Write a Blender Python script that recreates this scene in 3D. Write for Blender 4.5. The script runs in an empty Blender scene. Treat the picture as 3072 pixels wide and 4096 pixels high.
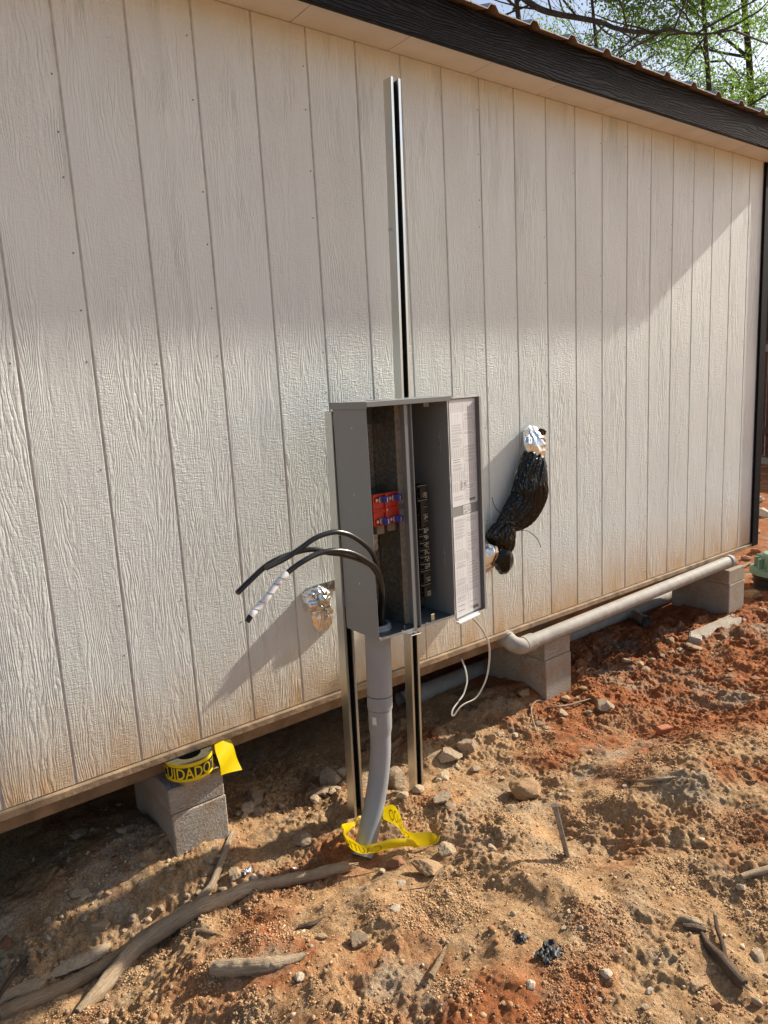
import bpy, bmesh, math, random
import numpy as np
from mathutils import Vector, Matrix
random.seed(7); rng = np.random.default_rng(7)
S = bpy.context.scene
COL = S.collection

# ------------------------------------------------------------------ camera
CP = np.array([-0.63828, -2.21366, 1.15566]); YAW, PIT, ROL, FPX = 0.647078, 0.177069, -0.053927, 2869.0
_fw = np.array([math.cos(PIT)*math.sin(YAW), math.cos(PIT)*math.cos(YAW), -math.sin(PIT)])
_r = np.array([math.cos(YAW), -math.sin(YAW), 0.0]); _u = np.cross(_r, _fw)
_r2 = math.cos(ROL)*_r + math.sin(ROL)*_u; _u2 = -math.sin(ROL)*_r + math.cos(ROL)*_u
cd = bpy.data.cameras.new('camera'); cam = bpy.data.objects.new('camera', cd); COL.objects.link(cam)
cd.sensor_fit = 'HORIZONTAL'; cd.sensor_width = 36.0; cd.lens = 36.0*FPX/3072.0
cd.clip_start = 0.02; cd.clip_end = 500
cam.matrix_world = Matrix(((_r2[0], _u2[0], -_fw[0], CP[0]), (_r2[1], _u2[1], -_fw[1], CP[1]), (_r2[2], _u2[2], -_fw[2], CP[2]), (0, 0, 0, 1)))
S.camera = cam
# ------------------------------------------------------------------ light
SUN = Vector((10.0, -1.09, 6.2)).normalized()          # direction towards the sun
w = bpy.data.worlds.new('World'); S.world = w; w.use_nodes = True
nt = w.node_tree; bg = nt.nodes['Background']
sk = nt.nodes.new('ShaderNodeTexSky'); sk.sky_type = 'NISHITA'; sk.sun_disc = False
sk.sun_elevation = math.asin(SUN.z); sk.sun_rotation = math.atan2(SUN.x, SUN.y)
sk.air_density = 1.0; sk.dust_density = 2.0; sk.ozone_density = 0.9
nt.links.new(sk.outputs[0], bg.inputs[0]); bg.inputs[1].default_value = 0.10
sd = bpy.data.lights.new('sun', 'SUN'); sun = bpy.data.objects.new('sun', sd); COL.objects.link(sun)
sd.energy = 4.8; sd.angle = math.radians(0.95); sd.color = (1.0, 0.93, 0.82)
sun.rotation_euler = SUN.to_track_quat('Z', 'Y').to_euler(); sun.location = (8, -3, 6)
vs = S.view_settings; vs.view_transform = 'Standard'; vs.look = 'None'; vs.gamma = 1.0; vs.exposure = 0.70; vs.use_curve_mapping = False
S.render.engine = 'CYCLES'
S.cycles.max_bounces = 8; S.cycles.diffuse_bounces = 5

# ------------------------------------------------------------------ pixel helpers (photograph 3072 x 4096 -> world)
def ray(u, v):
    return _fw + _r2*(u-1536)/FPX - _u2*(v-2048)/FPX
def PY(u, v, y):
    d = ray(u, v); return CP + (y-CP[1])/d[1]*d
def PX(u, v, x):
    d = ray(u, v); return CP + (x-CP[0])/d[0]*d
def PZ(u, v, z):
    d = ray(u, v); return CP + (z-CP[2])/d[2]*d
c1 = lambda a, b: (1200+a/2.011, 1500+b/2.011)
c2 = lambda a, b: (900+a/2.37, 2000+b/2.37)
c3 = lambda a, b: (1800+a/2.765, 1600+b/2.765)
c4 = lambda a, b: (1200+a/2.0738, 2500+b/2.0738)
cb = lambda a, b: (400+a/2.0738, 2800+b/2.0738)
cg = lambda a, b: (1500+a/1.0553, 3000+b/1.0553)
cl = lambda a, b: (a*.9042, 3300+b*.9042)
cm = lambda a, b: (1700+a*.827, 2200+b*.827)
c7 = lambda a, b: (1700+a*.827, b*.827)

# ------------------------------------------------------------------ numpy noise
def _hash(ix, iy, seed):
    n = (ix.astype(np.int64)*374761393 + iy.astype(np.int64)*668265263 + seed*1442695041) & 0xffffffff
    n = ((n ^ (n >> 13))*1274126177) & 0xffffffff
    return (n ^ (n >> 16)) & 0xffffffff
def perlin(x, y, seed=0):
    x = np.asarray(x, float); y = np.asarray(y, float)
    ix = np.floor(x); iy = np.floor(y); fx = x-ix; fy = y-iy
    u = fx*fx*fx*(fx*(fx*6-15)+10); v = fy*fy*fy*(fy*(fy*6-15)+10)
    def g(dx, dy):
        a = _hash(ix+dx, iy+dy, seed)*(2*math.pi/4294967296.0)
        return np.cos(a)*(fx-dx) + np.sin(a)*(fy-dy)
    a = g(0, 0); b = g(1, 0); c = g(0, 1); d = g(1, 1)
    return 1.5*((a*(1-u)+b*u)*(1-v) + (c*(1-u)+d*u)*v)
def fbm(x, y, sc, octs=4, seed=0, gain=.5):
    t = 0; a = 1
    for o in range(octs):
        t = t + a*perlin(x/sc*2**o, y/sc*2**o, seed+o*17); a *= gain
    return t
def sstep(a, b, x):
    t = np.clip((x-a)/(b-a), 0, 1); return t*t*(3-2*t)

# ------------------------------------------------------------------ terrain height
CTRL = np.array([
 (.7,-.2,-.425),(1.0,-.2,-.425),(.62,-.36,-.425),(.07,-.03,-.345),(.26,-.02,-.385),(1.95,-.02,-.400),(2.14,0,-.405),(3.2,.0,-.425),(3.73,0,-.425),(3.95,0,-.425),
 (0,1,-.47),(2,1,-.45),(4,1,-.44),(-.5,.35,-.48),(.6,.4,-.45),(-.5,-.2,-.490),(-.12,-.2,-.492),(.3,-.28,-.465),(.45,-.12,-.425),
 (-.4,.07,-.415),(-.15,.0,-.390),(-.05,-.42,-.415),(0,-.62,-.365),(.2,-.95,-.330),(.6,-.8,-.355),(.55,-.55,-.405),(1.05,-.87,-.395),(1.22,-.55,-.43),(1.24,-.90,-.425),(1.5,-.84,-.325),(1.0,-.74,-.365),(1.12,-1.1,-.335),(.45,-.70,-.355),(.75,-1.05,-.325),(1.75,-.80,-.315),(1.5,-.55,-.425),(1.9,-.6,-.415),
 (1.55,-1.0,-.305),(1.9,-.98,-.295),(2.5,-1.05,-.33),(1.0,-1.5,-.35),(1.5,-1.3,-.325),(2.5,-.45,-.43),(2.1,-.5,-.415),(3.0,-.35,-.415),(3.2,-1.1,-.34),
 (4.2,-.8,-.33),(4.2,-.25,-.39),(5,.2,-.36),(5.2,1.5,-.30),(6,-1,-.30),(-.5,-1.2,-.41),(-.7,-2.2,-.40),(1,-2.4,-.38),(3,-2.5,-.34),(-2,-.5,-.45),(-2,-2.5,-.42),(-2,1,-.48),(6.5,.8,-.22),(7,2.5,-.1),(2,3,-.42),(-1.5,3,-.45)])
def _tps(c):
    n = len(c); d = np.linalg.norm(c[:, None, :2]-c[None, :, :2], axis=2)
    K = np.where(d > 0, d*d*np.log(d+1e-12), 0) + np.eye(n)*1e-3
    P = np.c_[np.ones(n), c[:, :2]]
    A = np.block([[K, P], [P.T, np.zeros((3, 3))]])
    return np.linalg.solve(A, np.r_[c[:, 2], 0, 0, 0])
_W = _tps(CTRL)
def hbase(x, y):
    x = np.asarray(x, float); y = np.asarray(y, float)
    xc = np.clip(x, -2.2, 7.2); yc = np.clip(y, -2.7, 3.2)
    z = _W[-3] + _W[-2]*xc + _W[-1]*yc
    for (a, b, _), wt in zip(CTRL, _W[:-3]):
        d2 = (xc-a)**2 + (yc-b)**2 + 1e-12
        z = z + wt*.5*d2*np.log(d2)
    far = sstep(.5, 12, np.hypot(np.maximum(np.abs(x-2.5)-4.7, 0), np.maximum(np.abs(y-.25)-2.9, 0)))
    return z*(1-far) + (-.2)*far
def hnoise(x, y):
    rough = sstep(-.30, .40, fbm(x, y, .40, 3, 5))
    red = sstep(1.6, 2.4, x)*sstep(-1.1, -.7, y + .12*(x-2))
    rough = np.clip(np.maximum(rough*.85+.1, red), 0, 1)
    flat = 1-.75*sstep(.1, .5, y)
    h = .030*fbm(x, y, .36, 2, 11) + .017*fbm(x, y, .13, 3, 21) + .016*np.maximum(0, perlin(x/.10+7, y/.10, 61))*rough
    cl_ = np.abs(perlin(x/.045, y/.045, 31)); cl2 = np.abs(perlin(x/.021+3, y/.021, 41))
    lump = sstep(.05, .55, fbm(x+9, y, .16, 2, 71))
    h = h + rough*(.016*(.35-cl_) + .011*(.3-cl2)) + .0040*perlin(x/.012, y/.012, 51)*(.35+rough)
    h = h + rough*lump*.026*np.maximum(0, perlin(x/.06, y/.06, 81)) + red*.03*np.maximum(0, fbm(x, y, .22, 3, 91))
    return h*flat
def hground(x, y):
    return hbase(x, y) + hnoise(np.asarray(x, float), np.asarray(y, float))
def G(u, v, lift=0.0):                      # photograph pixel -> point on the (smooth) ground
    d = ray(u, v); t = np.linspace(1.0, 14, 1600); P = CP + t[:, None]*d
    hh = hbase(P[:, 0], P[:, 1]) + lift
    k = np.argmax(P[:, 2] < hh); a, b = P[k-1], P[k]
    fa = a[2]-hh[k-1]; fb = hh[k]-b[2]
    return a + (b-a)*fa/(fa+fb+1e-9)

# ------------------------------------------------------------------ object helpers
ORIG = {}
def tag(o, label=None, cat=None, group=None, kind=None):
    if label: o['label'] = label
    if cat: o['category'] = cat
    if group: o['group'] = group
    if kind: o['kind'] = kind
    return o
def thing(name, label, cat, loc=(0, 0, 0), group=None):
    o = bpy.data.objects.new(name, None); COL.objects.link(o); o.location = loc; o.empty_display_size = .05
    ORIG[o] = np.array(loc, float)
    return tag(o, label, cat, group)
def link(name, me, parent=None):
    o = bpy.data.objects.new(name, me); COL.objects.link(o)
    if parent: o.parent = parent
    return o
class MB:
    def __init__(s): s.v = []; s.f = []; s.m = []
    def add(s, V, F, mi=0):
        n = len(s.v); s.v += [tuple(map(float, p)) for p in V]; s.f += [tuple(i+n for i in f) for f in F]; s.m += [mi]*len(F); return s
    def box(s, a, b, mi=0, R=None, c=None):
        (x0, y0, z0), (x1, y1, z1) = a, b
        V = [(x0,y0,z0),(x1,y0,z0),(x1,y1,z0),(x0,y1,z0),(x0,y0,z1),(x1,y0,z1),(x1,y1,z1),(x0,y1,z1)]
        if R is not None:
            c = Vector(c); V = [tuple(R @ (Vector(p)-c) + c) for p in V]
        return s.add(V, [(3,2,1,0),(4,5,6,7),(0,1,5,4),(1,2,6,5),(2,3,7,6),(3,0,4,7)], mi)
    def tube(s, path, rad, n=10, caps=True, mi=0, jitter=None):
        path = [np.array(p, float) for p in path]; N = len(path)
        rad = list(rad) if hasattr(rad, '__len__') else [rad]*N
        t0 = path[1]-path[0]; t0 /= np.linalg.norm(t0)+1e-12
        up = np.array([0, 0, 1.0]) if abs(t0[2]) < .9 else np.array([0, 1.0, 0])
        nx = np.cross(up, t0); nx /= np.linalg.norm(nx); V = []
        for i, p in enumerate(path):
            t = path[min(i+1, N-1)]-path[max(i-1, 0)]; t /= np.linalg.norm(t)+1e-12
            nx = nx - t*np.dot(nx, t); nx /= np.linalg.norm(nx)+1e-12; ny = np.cross(t, nx)
            for k in range(n):
                a = 2*math.pi*k/n; r = rad[i]*(jitter(i, k) if jitter else 1)
                V.append(p + r*(math.cos(a)*nx + math.sin(a)*ny))
        F = [(i*n+k, i*n+(k+1) % n, (i+1)*n+(k+1) % n, (i+1)*n+k) for i in range(N-1) for k in range(n)]
        if caps: F += [tuple(range(n-1, -1, -1)), tuple((N-1)*n+k for k in range(n))]
        return s.add(V, F, mi)
    def lathe(s, prof, c, n=24, mi=0, close=False):       # prof: (r, z) about the vertical axis through c
        V = []; N = len(prof)
        for r, z in prof:
            for k in range(n):
                a = 2*math.pi*k/n; V.append((c[0]+r*math.cos(a), c[1]+r*math.sin(a), c[2]+z))
        rr = range(N if close else N-1)
        F = [(i*n+k, i*n+(k+1) % n, ((i+1) % N)*n+(k+1) % n, ((i+1) % N)*n+k) for i in rr for k in range(n)]
        return s.add(V, F, mi)
    def grid(s, P, mi=0, flip=False):                     # P: rows x cols x 3
        P = np.asarray(P, float); a, b = P.shape[:2]
        F = [(i*b+j, i*b+j+1, (i+1)*b+j+1, (i+1)*b+j) for i in range(a-1) for j in range(b-1)]
        if flip: F = [f[::-1] for f in F]
        return s.add(P.reshape(-1, 3), F, mi)
    def build(s, name, mat, parent=None, smooth=False, bevel=0, solid=0, angle=None):
        o3 = np.zeros(3)
        q = parent
        while q is not None:
            if q in ORIG: o3 = o3 + ORIG[q]; break
            q = q.parent
        me = bpy.data.meshes.new(name)
        me.from_pydata([(p[0]-o3[0], p[1]-o3[1], p[2]-o3[2]) for p in s.v], [], s.f)
        mats = mat if isinstance(mat, (list, tuple)) else [mat]
        for m in mats: me.materials.append(m)
        if len(mats) > 1: me.polygons.foreach_set('material_index', s.m)
        if bevel or smooth is True or solid:
            bm = bmesh.new(); bm.from_mesh(me)
            bmesh.ops.remove_doubles(bm, verts=bm.verts, dist=1e-6)
            if solid:
                bmesh.ops.recalc_face_normals(bm, faces=bm.faces)
                bmesh.ops.solidify(bm, geom=bm.faces[:], thickness=solid)
            if bevel:
                es = [e for e in bm.edges if len(e.link_faces) == 2 and e.calc_face_angle(0) > .6]
                bmesh.ops.bevel(bm, geom=es, offset=bevel, segments=1, affect='EDGES', clamp_overlap=True)
            bm.to_mesh(me); bm.free()
        if smooth: me.polygons.foreach_set('use_smooth', [True]*len(me.polygons))
        me.update()
        if smooth and angle: me.set_sharp_from_angle(angle=math.radians(angle))
        return link(name, me, parent)
def catmull(P, n=8):
    P = [np.array(p, float) for p in P]; Q = [2*P[0]-P[1]] + P + [2*P[-1]-P[-2]]; out = []
    for i in range(1, len(Q)-2):
        for k in range(n):
            t = k/n; a, b, c, d = Q[i-1:i+3]
            out.append(.5*((2*b)+(-a+c)*t+(2*a-5*b+4*c-d)*t*t+(-a+3*b-3*c+d)*t**3))
    out.append(P[-1]); return out
def text_mesh(txt, size=1.0, extra_bold=0.0):
    cu = bpy.data.curves.new('txt', 'FONT'); cu.body = txt; cu.size = size; cu.resolution_u = 3; cu.offset = extra_bold
    ob = bpy.data.objects.new('txt', cu); COL.objects.link(ob)
    dg = bpy.context.evaluated_depsgraph_get(); me = ob.evaluated_get(dg).to_mesh()
    V = [tuple(v.co) for v in me.vertices]; F = [tuple(p.vertices) for p in me.polygons]
    ob.evaluated_get(dg).to_mesh_clear(); bpy.data.objects.remove(ob); bpy.data.curves.remove(cu)
    return V, F

# ------------------------------------------------------------------ materials
class NT:
    def __init__(s, name):
        s.m = bpy.data.materials.new(name); s.m.use_nodes = True; s.t = s.m.node_tree
        s.b = s.t.nodes['Principled BSDF']; s.out = s.t.nodes['Material Output']
    def n(s, typ, **k):
        x = s.t.nodes.new(typ)
        for a, b in k.items():
            if a.startswith('i_'):
                key = a[2:]; key = int(key) if key.isdigit() else key.replace('_', ' ')
                x.inputs[key].default_value = b
            else: setattr(x, a, b)
        return x
    def l(s, a, b): s.t.links.new(a, b)
    def val(s, v, sock):
        if isinstance(v, (int, float)): sock.default_value = v
        else: s.l(v, sock)
    def math(s, op, a, b=0.0, c=None, clamp=False):
        x = s.n('ShaderNodeMath', operation=op, use_clamp=clamp); s.val(a, x.inputs[0]); s.val(b, x.inputs[1])
        if c is not None: s.val(c, x.inputs[2])
        return x.outputs[0]
    def coord(s, kind='Object', scale=(1, 1, 1), rand=False):
        tc = s.n('ShaderNodeTexCoord').outputs[kind]
        if rand:
            oi = s.n('ShaderNodeObjectInfo'); mul = s.n('ShaderNodeVectorMath', operation='SCALE'); mul.inputs[0].default_value = (37.0, 11.0, 53.0)
            s.l(oi.outputs['Random'], mul.inputs['Scale']); ad = s.n('ShaderNodeVectorMath', operation='ADD')
            s.l(tc, ad.inputs[0]); s.l(mul.outputs[0], ad.inputs[1]); tc = ad.outputs[0]
        mp = s.n('ShaderNodeMapping'); mp.inputs['Scale'].default_value = scale; s.l(tc, mp.inputs[0]); return mp.outputs[0]
    def noise(s, vec, scale=5, detail=4, rough=.55, dist=0.0):
        x = s.n('ShaderNodeTexNoise'); x.inputs['Scale'].default_value = scale; x.inputs['Detail'].default_value = detail
        x.inputs['Roughness'].default_value = rough; x.inputs['Distortion'].default_value = dist; s.l(vec, x.inputs['Vector']); return x.outputs['Fac']
    def ramp(s, fac, stops):
        x = s.n('ShaderNodeValToRGB'); e = x.color_ramp.elements
        while len(e) < len(stops): e.new(.5)
        for i, (p, c) in enumerate(stops): e[i].position = p; e[i].color = (c[0], c[1], c[2], 1) if hasattr(c, '__len__') else (c, c, c, 1)
        s.l(fac, x.inputs[0]); return x.outputs[0]
    def mix(s, fac, a, b, mode='MIX'):
        x = s.n('ShaderNodeMix', data_type='RGBA', blend_type=mode)
        s.val(fac, x.inputs[0])
        for q, i in ((a, 6), (b, 7)):
            if hasattr(q, '__len__'): x.inputs[i].default_value = (q[0], q[1], q[2], 1)
            else: s.l(q, x.inputs[i])
        return x.outputs[2]
    def bump(s, h, strength=.5, dist=.01, prev=None):
        x = s.n('ShaderNodeBump'); x.inputs['Strength'].default_value = strength; x.inputs['Distance'].default_value = dist
        s.l(h, x.inputs['Height'])
        if prev: s.l(prev, x.inputs['Normal'])
        return x.outputs[0]
    def done(s, col=None, rough=.5, metal=0.0, normal=None, spec=.5):
        if col is not None:
            if hasattr(col, '__len__'): s.b.inputs['Base Color'].default_value = (col[0], col[1], col[2], 1)
            else: s.l(col, s.b.inputs['Base Color'])
        s.val(rough, s.b.inputs['Roughness']); s.val(metal, s.b.inputs['Metallic']); s.b.inputs['Specular IOR Level'].default_value = spec
        if normal: s.l(normal, s.b.inputs['Normal'])
        return s.m
def simple(name, col, rough=.5, metal=0.0, nscale=30, var=.15, bump=0.0, bdist=.002, rand=False, spec=.5):
    m = NT(name); v = m.coord(rand=rand); f = m.noise(v, nscale, 5)
    c = m.ramp(f, [(.3, [x*(1-var) for x in col]), (.7, [min(1, x*(1+var)) for x in col])])
    nrm = m.bump(m.noise(v, nscale*4, 4), bump, bdist) if bump else None
    return m.done(c, rough, metal, nrm, spec)

def siding_mat():
    m = NT('painted_siding'); v = m.coord(rand=True)
    sep = m.n('ShaderNodeSeparateXYZ'); m.l(v, sep.inputs[0]); x, z = sep.outputs[0], sep.outputs[2]
    raw = m.n('ShaderNodeSeparateXYZ'); m.l(m.n('ShaderNodeTexCoord').outputs['Object'], raw.inputs[0]); rz = raw.outputs[2]
    lowv = m.n('ShaderNodeMapping'); lowv.inputs['Scale'].default_value = (7, 7, .75); m.l(v, lowv.inputs[0])
    low = m.noise(lowv.outputs[0], 1.0, 2, .5)
    midv = m.n('ShaderNodeMapping'); midv.inputs['Scale'].default_value = (60, 60, 9); m.l(v, midv.inputs[0])
    mid = m.noise(midv.outputs[0], 1.0, 2, .5)
    # growth rings: straight vertical grain bent by the slow noise into cathedral figures
    ph = m.math('ADD', m.math('MULTIPLY', x, 95.0), m.math('ADD', m.math('MULTIPLY', low, 22.0), m.math('MULTIPLY', mid, 3.0)))
    ring = m.math('ABSOLUTE', m.math('SINE', m.math('MULTIPLY', ph, 3.1416)))
    ring = m.math('POWER', ring, .6)
    fibv = m.n('ShaderNodeMapping'); fibv.inputs['Scale'].default_value = (330, 330, 28); m.l(v, fibv.inputs[0])
    fib = m.noise(fibv.outputs[0], 1.0, 3, .6)
    sawv = m.n('ShaderNodeMapping'); sawv.inputs['Scale'].default_value = (55, 55, 190); m.l(v, sawv.inputs[0])
    saw = m.noise(sawv.outputs[0], 1.0, 3, .6, .4)
    mkv = m.n('ShaderNodeMapping'); mkv.inputs['Scale'].default_value = (9, 9, 2.2); m.l(v, mkv.inputs[0])
    mk = m.ramp(m.noise(mkv.outputs[0], 1.0, 2), [(.42, 0.0), (.56, 1.0)])
    brk = m.ramp(m.noise(midv.outputs[0], .7, 2), [(.30, .15), (.55, 1.0)])
    h1 = m.math('MULTIPLY', m.math('MULTIPLY', ring, m.math('MULTIPLY', brk, m.math('ADD', .55, m.math('MULTIPLY', m.noise(sawv.outputs[0], .35, 2), .9)))), m.math('SUBTRACT', 1.05, m.math('MULTIPLY', mk, .75)))
    h = m.math('ADD', m.math('MULTIPLY', h1, .9), m.math('ADD', m.math('MULTIPLY', saw, m.math('ADD', m.math('MULTIPLY', mk, 1.0), .35)), m.math('MULTIPLY', fib, .65)))
    lf = m.ramp(m.noise(m.coord(scale=(3, 3, 1.3), rand=True), 1.4, 3), [(.32, .35), (.62, 1.15)]); h = m.math('MULTIPLY', h, lf)
    nrm = m.bump(h, 1.0, .0026)
    # paint colour, faint mottling, soil splashed up from the ground along the foot of the wall
    pc = m.ramp(m.noise(v, 2.0, 4), [(.3, (.665, .700, .650)), (.7, (.715, .750, .700))])
    sv = m.coord(scale=(1, 1, .45), rand=True); sn = m.noise(sv, 9.0, 5, .65)
    foot = m.math('SUBTRACT', 1.0, m.math('DIVIDE', rz, .40), clamp=True)
    st = m.math('MULTIPLY', m.math('POWER', foot, 1.6), m.math('ADD', m.math('MULTIPLY', sn, 1.5), .05), clamp=True)
    c = m.mix(st, pc, (.54, .34, .155))
    scuff = m.ramp(m.noise(m.coord(rand=True), 14, 6, .7), [(.70, 0.0), (.76, 1.0)])
    c = m.mix(m.math('MULTIPLY', scuff, .25), c, (.36, .27, .18))
    return m.done(c, m.math('ADD', m.math('MULTIPLY', st, .25), .42), 0, nrm, .5)

def fascia_mat():
    m = NT('black_fascia_paint'); v = m.coord()
    sep = m.n('ShaderNodeSeparateXYZ'); m.l(v, sep.inputs[0])
    lv = m.n('ShaderNodeMapping'); lv.inputs['Scale'].default_value = (1.0, 1, 7); m.l(v, lv.inputs[0]); low = m.noise(lv.outputs[0], 1, 3)
    ph = m.math('ADD', m.math('MULTIPLY', sep.outputs[2], 95.0), m.math('MULTIPLY', low, 14.0))
    ring = m.math('POWER', m.math('ABSOLUTE', m.math('SINE', m.math('MULTIPLY', ph, 3.1416))), .5)
    fv = m.n('ShaderNodeMapping'); fv.inputs['Scale'].default_value = (40, 40, 260); m.l(v, fv.inputs[0])
    h = m.math('ADD', m.math('MULTIPLY', ring, .9), m.math('MULTIPLY', m.noise(fv.outputs[0], 1, 3), .6))
    return m.done((.0062, .0074, .0100), .5, 0, m.bump(h, 1.0, .0055), .18)

def soil_mat():
    m = NT('soil'); v = m.coord()
    at = m.n('ShaderNodeAttribute', attribute_name='red'); redness = at.outputs['Fac']
    n1 = m.noise(v, 2.6, 6, .62); n2 = m.noise(v, 17, 6, .65); n3 = m.noise(v, 120, 4, .7)
    tan = m.ramp(n2, [(.25, (.36, .195, .085)), (.5, (.54, .330, .162)), (.75, (.64, .455, .255))])
    red = m.ramp(n2, [(.25, (.24, .070, .022)), (.55, (.44, .150, .050)), (.8, (.56, .255, .10))])
    grey = m.ramp(n2, [(.3, (.31, .235, .145)), (.7, (.56, .455, .315))])
    f = m.math('ADD', redness, m.math('MULTIPLY', m.math('SUBTRACT', n1, .5), 2.1))
    c = m.mix(m.ramp(f, [(.26, 0.0), (.66, 1.0)]), tan, red)
    gm = m.ramp(m.noise(v, 3.7, 5, .6), [(.52, 0.0), (.66, .8)])
    c = m.mix(gm, c, grey)
    c = m.mix(m.ramp(n3, [(.38, .55), (.58, 0.0)]), c, (.15, .075, .035))
    spk = m.ramp(m.noise(v, 210, 2, .6), [(.66, 0.0), (.74, .6)])
    c = m.mix(spk, c, (.55, .46, .34))
    h = m.math('ADD', m.noise(v, 90, 6, .7), m.math('MULTIPLY', m.noise(v, 300, 3, .7), .6))
    return m.done(c, .95, 0, m.bump(h, 1.0, .009), .2)

def stone_mat(name, a, b, rough=.85):
    m = NT(name); v = m.coord(rand=True); n = m.noise(v, 28, 6, .65)
    oi = m.n('ShaderNodeObjectInfo')
    f = m.math('ADD', m.math('MULTIPLY', n, .8), m.math('MULTIPLY', oi.outputs['Random'], .3))
    c = m.ramp(f, [(.3, a), (.75, b)])
    dirt = m.ramp(m.noise(v, 9, 4), [(.48, 0.0), (.66, .75)])
    c = m.mix(dirt, c, (.34, .17, .075))
    return m.done(c, rough, 0, m.bump(m.noise(v, 120, 5, .7), .7, .004), .3)

def bark_mat(name, a, b, grain=True):
    m = NT(name); v = m.coord(); big = m.noise(v, 11, 4, .6)
    if grain:
        at = m.n('ShaderNodeAttribute', attribute_name='grain').outputs['Vector']
        mp = m.n('ShaderNodeMapping'); mp.inputs['Scale'].default_value = (7, 7, 14); m.l(at, mp.inputs[0]); fib = m.noise(mp.outputs[0], 1.0, 6, .7, .6)
    else: fib = m.noise(v, 32, 6, .75)
    fine = m.noise(v, 130, 5, .75)
    c = m.ramp(m.math('ADD', m.math('MULTIPLY', fib, .65), m.math('MULTIPLY', big, .45)), [(.36, a), (.70, b)])
    crack = m.ramp(fib, [(.33, .45), (.43, 0.0)]); c = m.mix(crack, c, [q*.4 for q in a])
    h = m.math('ADD', m.math('MULTIPLY', fib, 1.4), m.math('MULTIPLY', fine, .6))
    return m.done(c, .92, 0, m.bump(h, 1.0, .010), .15)

def concrete_mat():
    m = NT('concrete_block'); v = m.coord(rand=True)
    n = m.noise(v, 260, 3, .6); b = m.noise(v, 6, 5)
    c = m.ramp(b, [(.3, (.39, .335, .265)), (.7, (.52, .455, .37))])
    pit = m.ramp(n, [(.36, 1.0), (.48, 0.0)])
    c = m.mix(m.math('MULTIPLY', pit, .55), c, (.10, .09, .075))
    raw = m.n('ShaderNodeSeparateXYZ'); m.l(m.n('ShaderNodeTexCoord').outputs['Object'], raw.inputs[0])
    sp_ = m.ramp(m.noise(v, 11, 6, .7), [(.45, 0.0), (.68, .75)]); c = m.mix(sp_, c, (.42, .27, .15))
    return m.done(c, .95, 0, m.bump(m.math('ADD', m.math('MULTIPLY', pit, -1.0), m.noise(v, 120, 4)), .8, .004), .2)

def strut_mat():
    m = NT('zinc_strut'); v = m.coord(); n = m.noise(m.coord(scale=(1, 1, .12)), 60, 4); b = m.noise(v, 5, 3)
    c = m.mix(m.ramp(b, [(.35, 0.0), (.65, 1.0)]), (.62, .66, .67), (.68, .67, .60))
    return m.done(c, m.math('ADD', m.math('MULTIPLY', n, .22), .24), 1.0, m.bump(n, .15, .001))
def galv_mat():
    m = NT('spangled_galvanised'); v = m.coord(); x = m.n('ShaderNodeTexVoronoi'); x.inputs['Scale'].default_value = 90; m.l(v, x.inputs['Vector'])
    c = m.ramp(x.outputs['Distance'], [(.0, (.17, .17, .16)), (.8, (.40, .39, .35))])
    c = m.mix(m.ramp(m.noise(v, 12, 5), [(.5, 0.0), (.7, .7)]), c, (.30, .24, .15))
    return m.done(c, .45, .85)
def foil_mat():
    m = NT('crumpled_foil'); v = m.coord(); x = m.n('ShaderNodeTexVoronoi'); x.inputs['Scale'].default_value = 34; m.l(v, x.inputs['Vector'])
    h = m.math('ADD', x.outputs['Distance'], m.noise(v, 20, 3, .5, 1.2))
    return m.done((.78, .78, .77), .24, 1.0, m.bump(h, .55, .006))
def bag_mat():
    m = NT('black_plastic_film'); mp = m.n('ShaderNodeMapping'); mp.inputs['Rotation'].default_value = (0, -.38, 0); mp.inputs['Scale'].default_value = (1, 1, .22); m.l(m.n('ShaderNodeTexCoord').outputs['Object'], mp.inputs[0]); v = mp.outputs[0]
    h = m.math('ABSOLUTE', m.math('SUBTRACT', m.noise(v, 17, 2, .5, .8), .5)); h2 = m.math('ABSOLUTE', m.math('SUBTRACT', m.noise(v, 45, 2, .5, .8), .5))
    return m.done((.003, .003, .0035), .13, 0, m.bump(m.math('ADD', h, m.math('MULTIPLY', h2, .25)), 1.0, .03), .3)
def leaf_mat(name, a, b):
    m = NT(name); v = m.coord(); c = m.ramp(m.noise(v, 1.3, 4), [(.3, a), (.7, b)])
    m.l(c, m.b.inputs['Base Color']); m.b.inputs['Roughness'].default_value = .5
    tr = m.n('ShaderNodeBsdfTranslucent'); c2_ = m.mix(.5, c, [min(1, b[0]*2.0), b[1]*1.8, b[2]*1.0]); m.l(c2_, tr.inputs[0])
    mx = m.n('ShaderNodeMixShader'); mx.inputs[0].default_value = .5; m.l(m.b.outputs[0], mx.inputs[1]); m.l(tr.outputs[0], mx.inputs[2]); m.l(mx.outputs[0], m.out.inputs[0])
    return m.m
def film_mat(name, col, rough=.3, trans=.35):
    m = NT(name); v = m.coord(); m.done(col, rough, 0, m.bump(m.noise(v, 60, 4), .3, .003))
    tr = m.n('ShaderNodeBsdfTranslucent'); tr.inputs[0].default_value = (col[0], col[1], col[2], 1)
    mx = m.n('ShaderNodeMixShader'); mx.inputs[0].default_value = trans; m.l(m.b.outputs[0], mx.inputs[1]); m.l(tr.outputs[0], mx.inputs[2]); m.l(mx.outputs[0], m.out.inputs[0])
    return m.m
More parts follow.
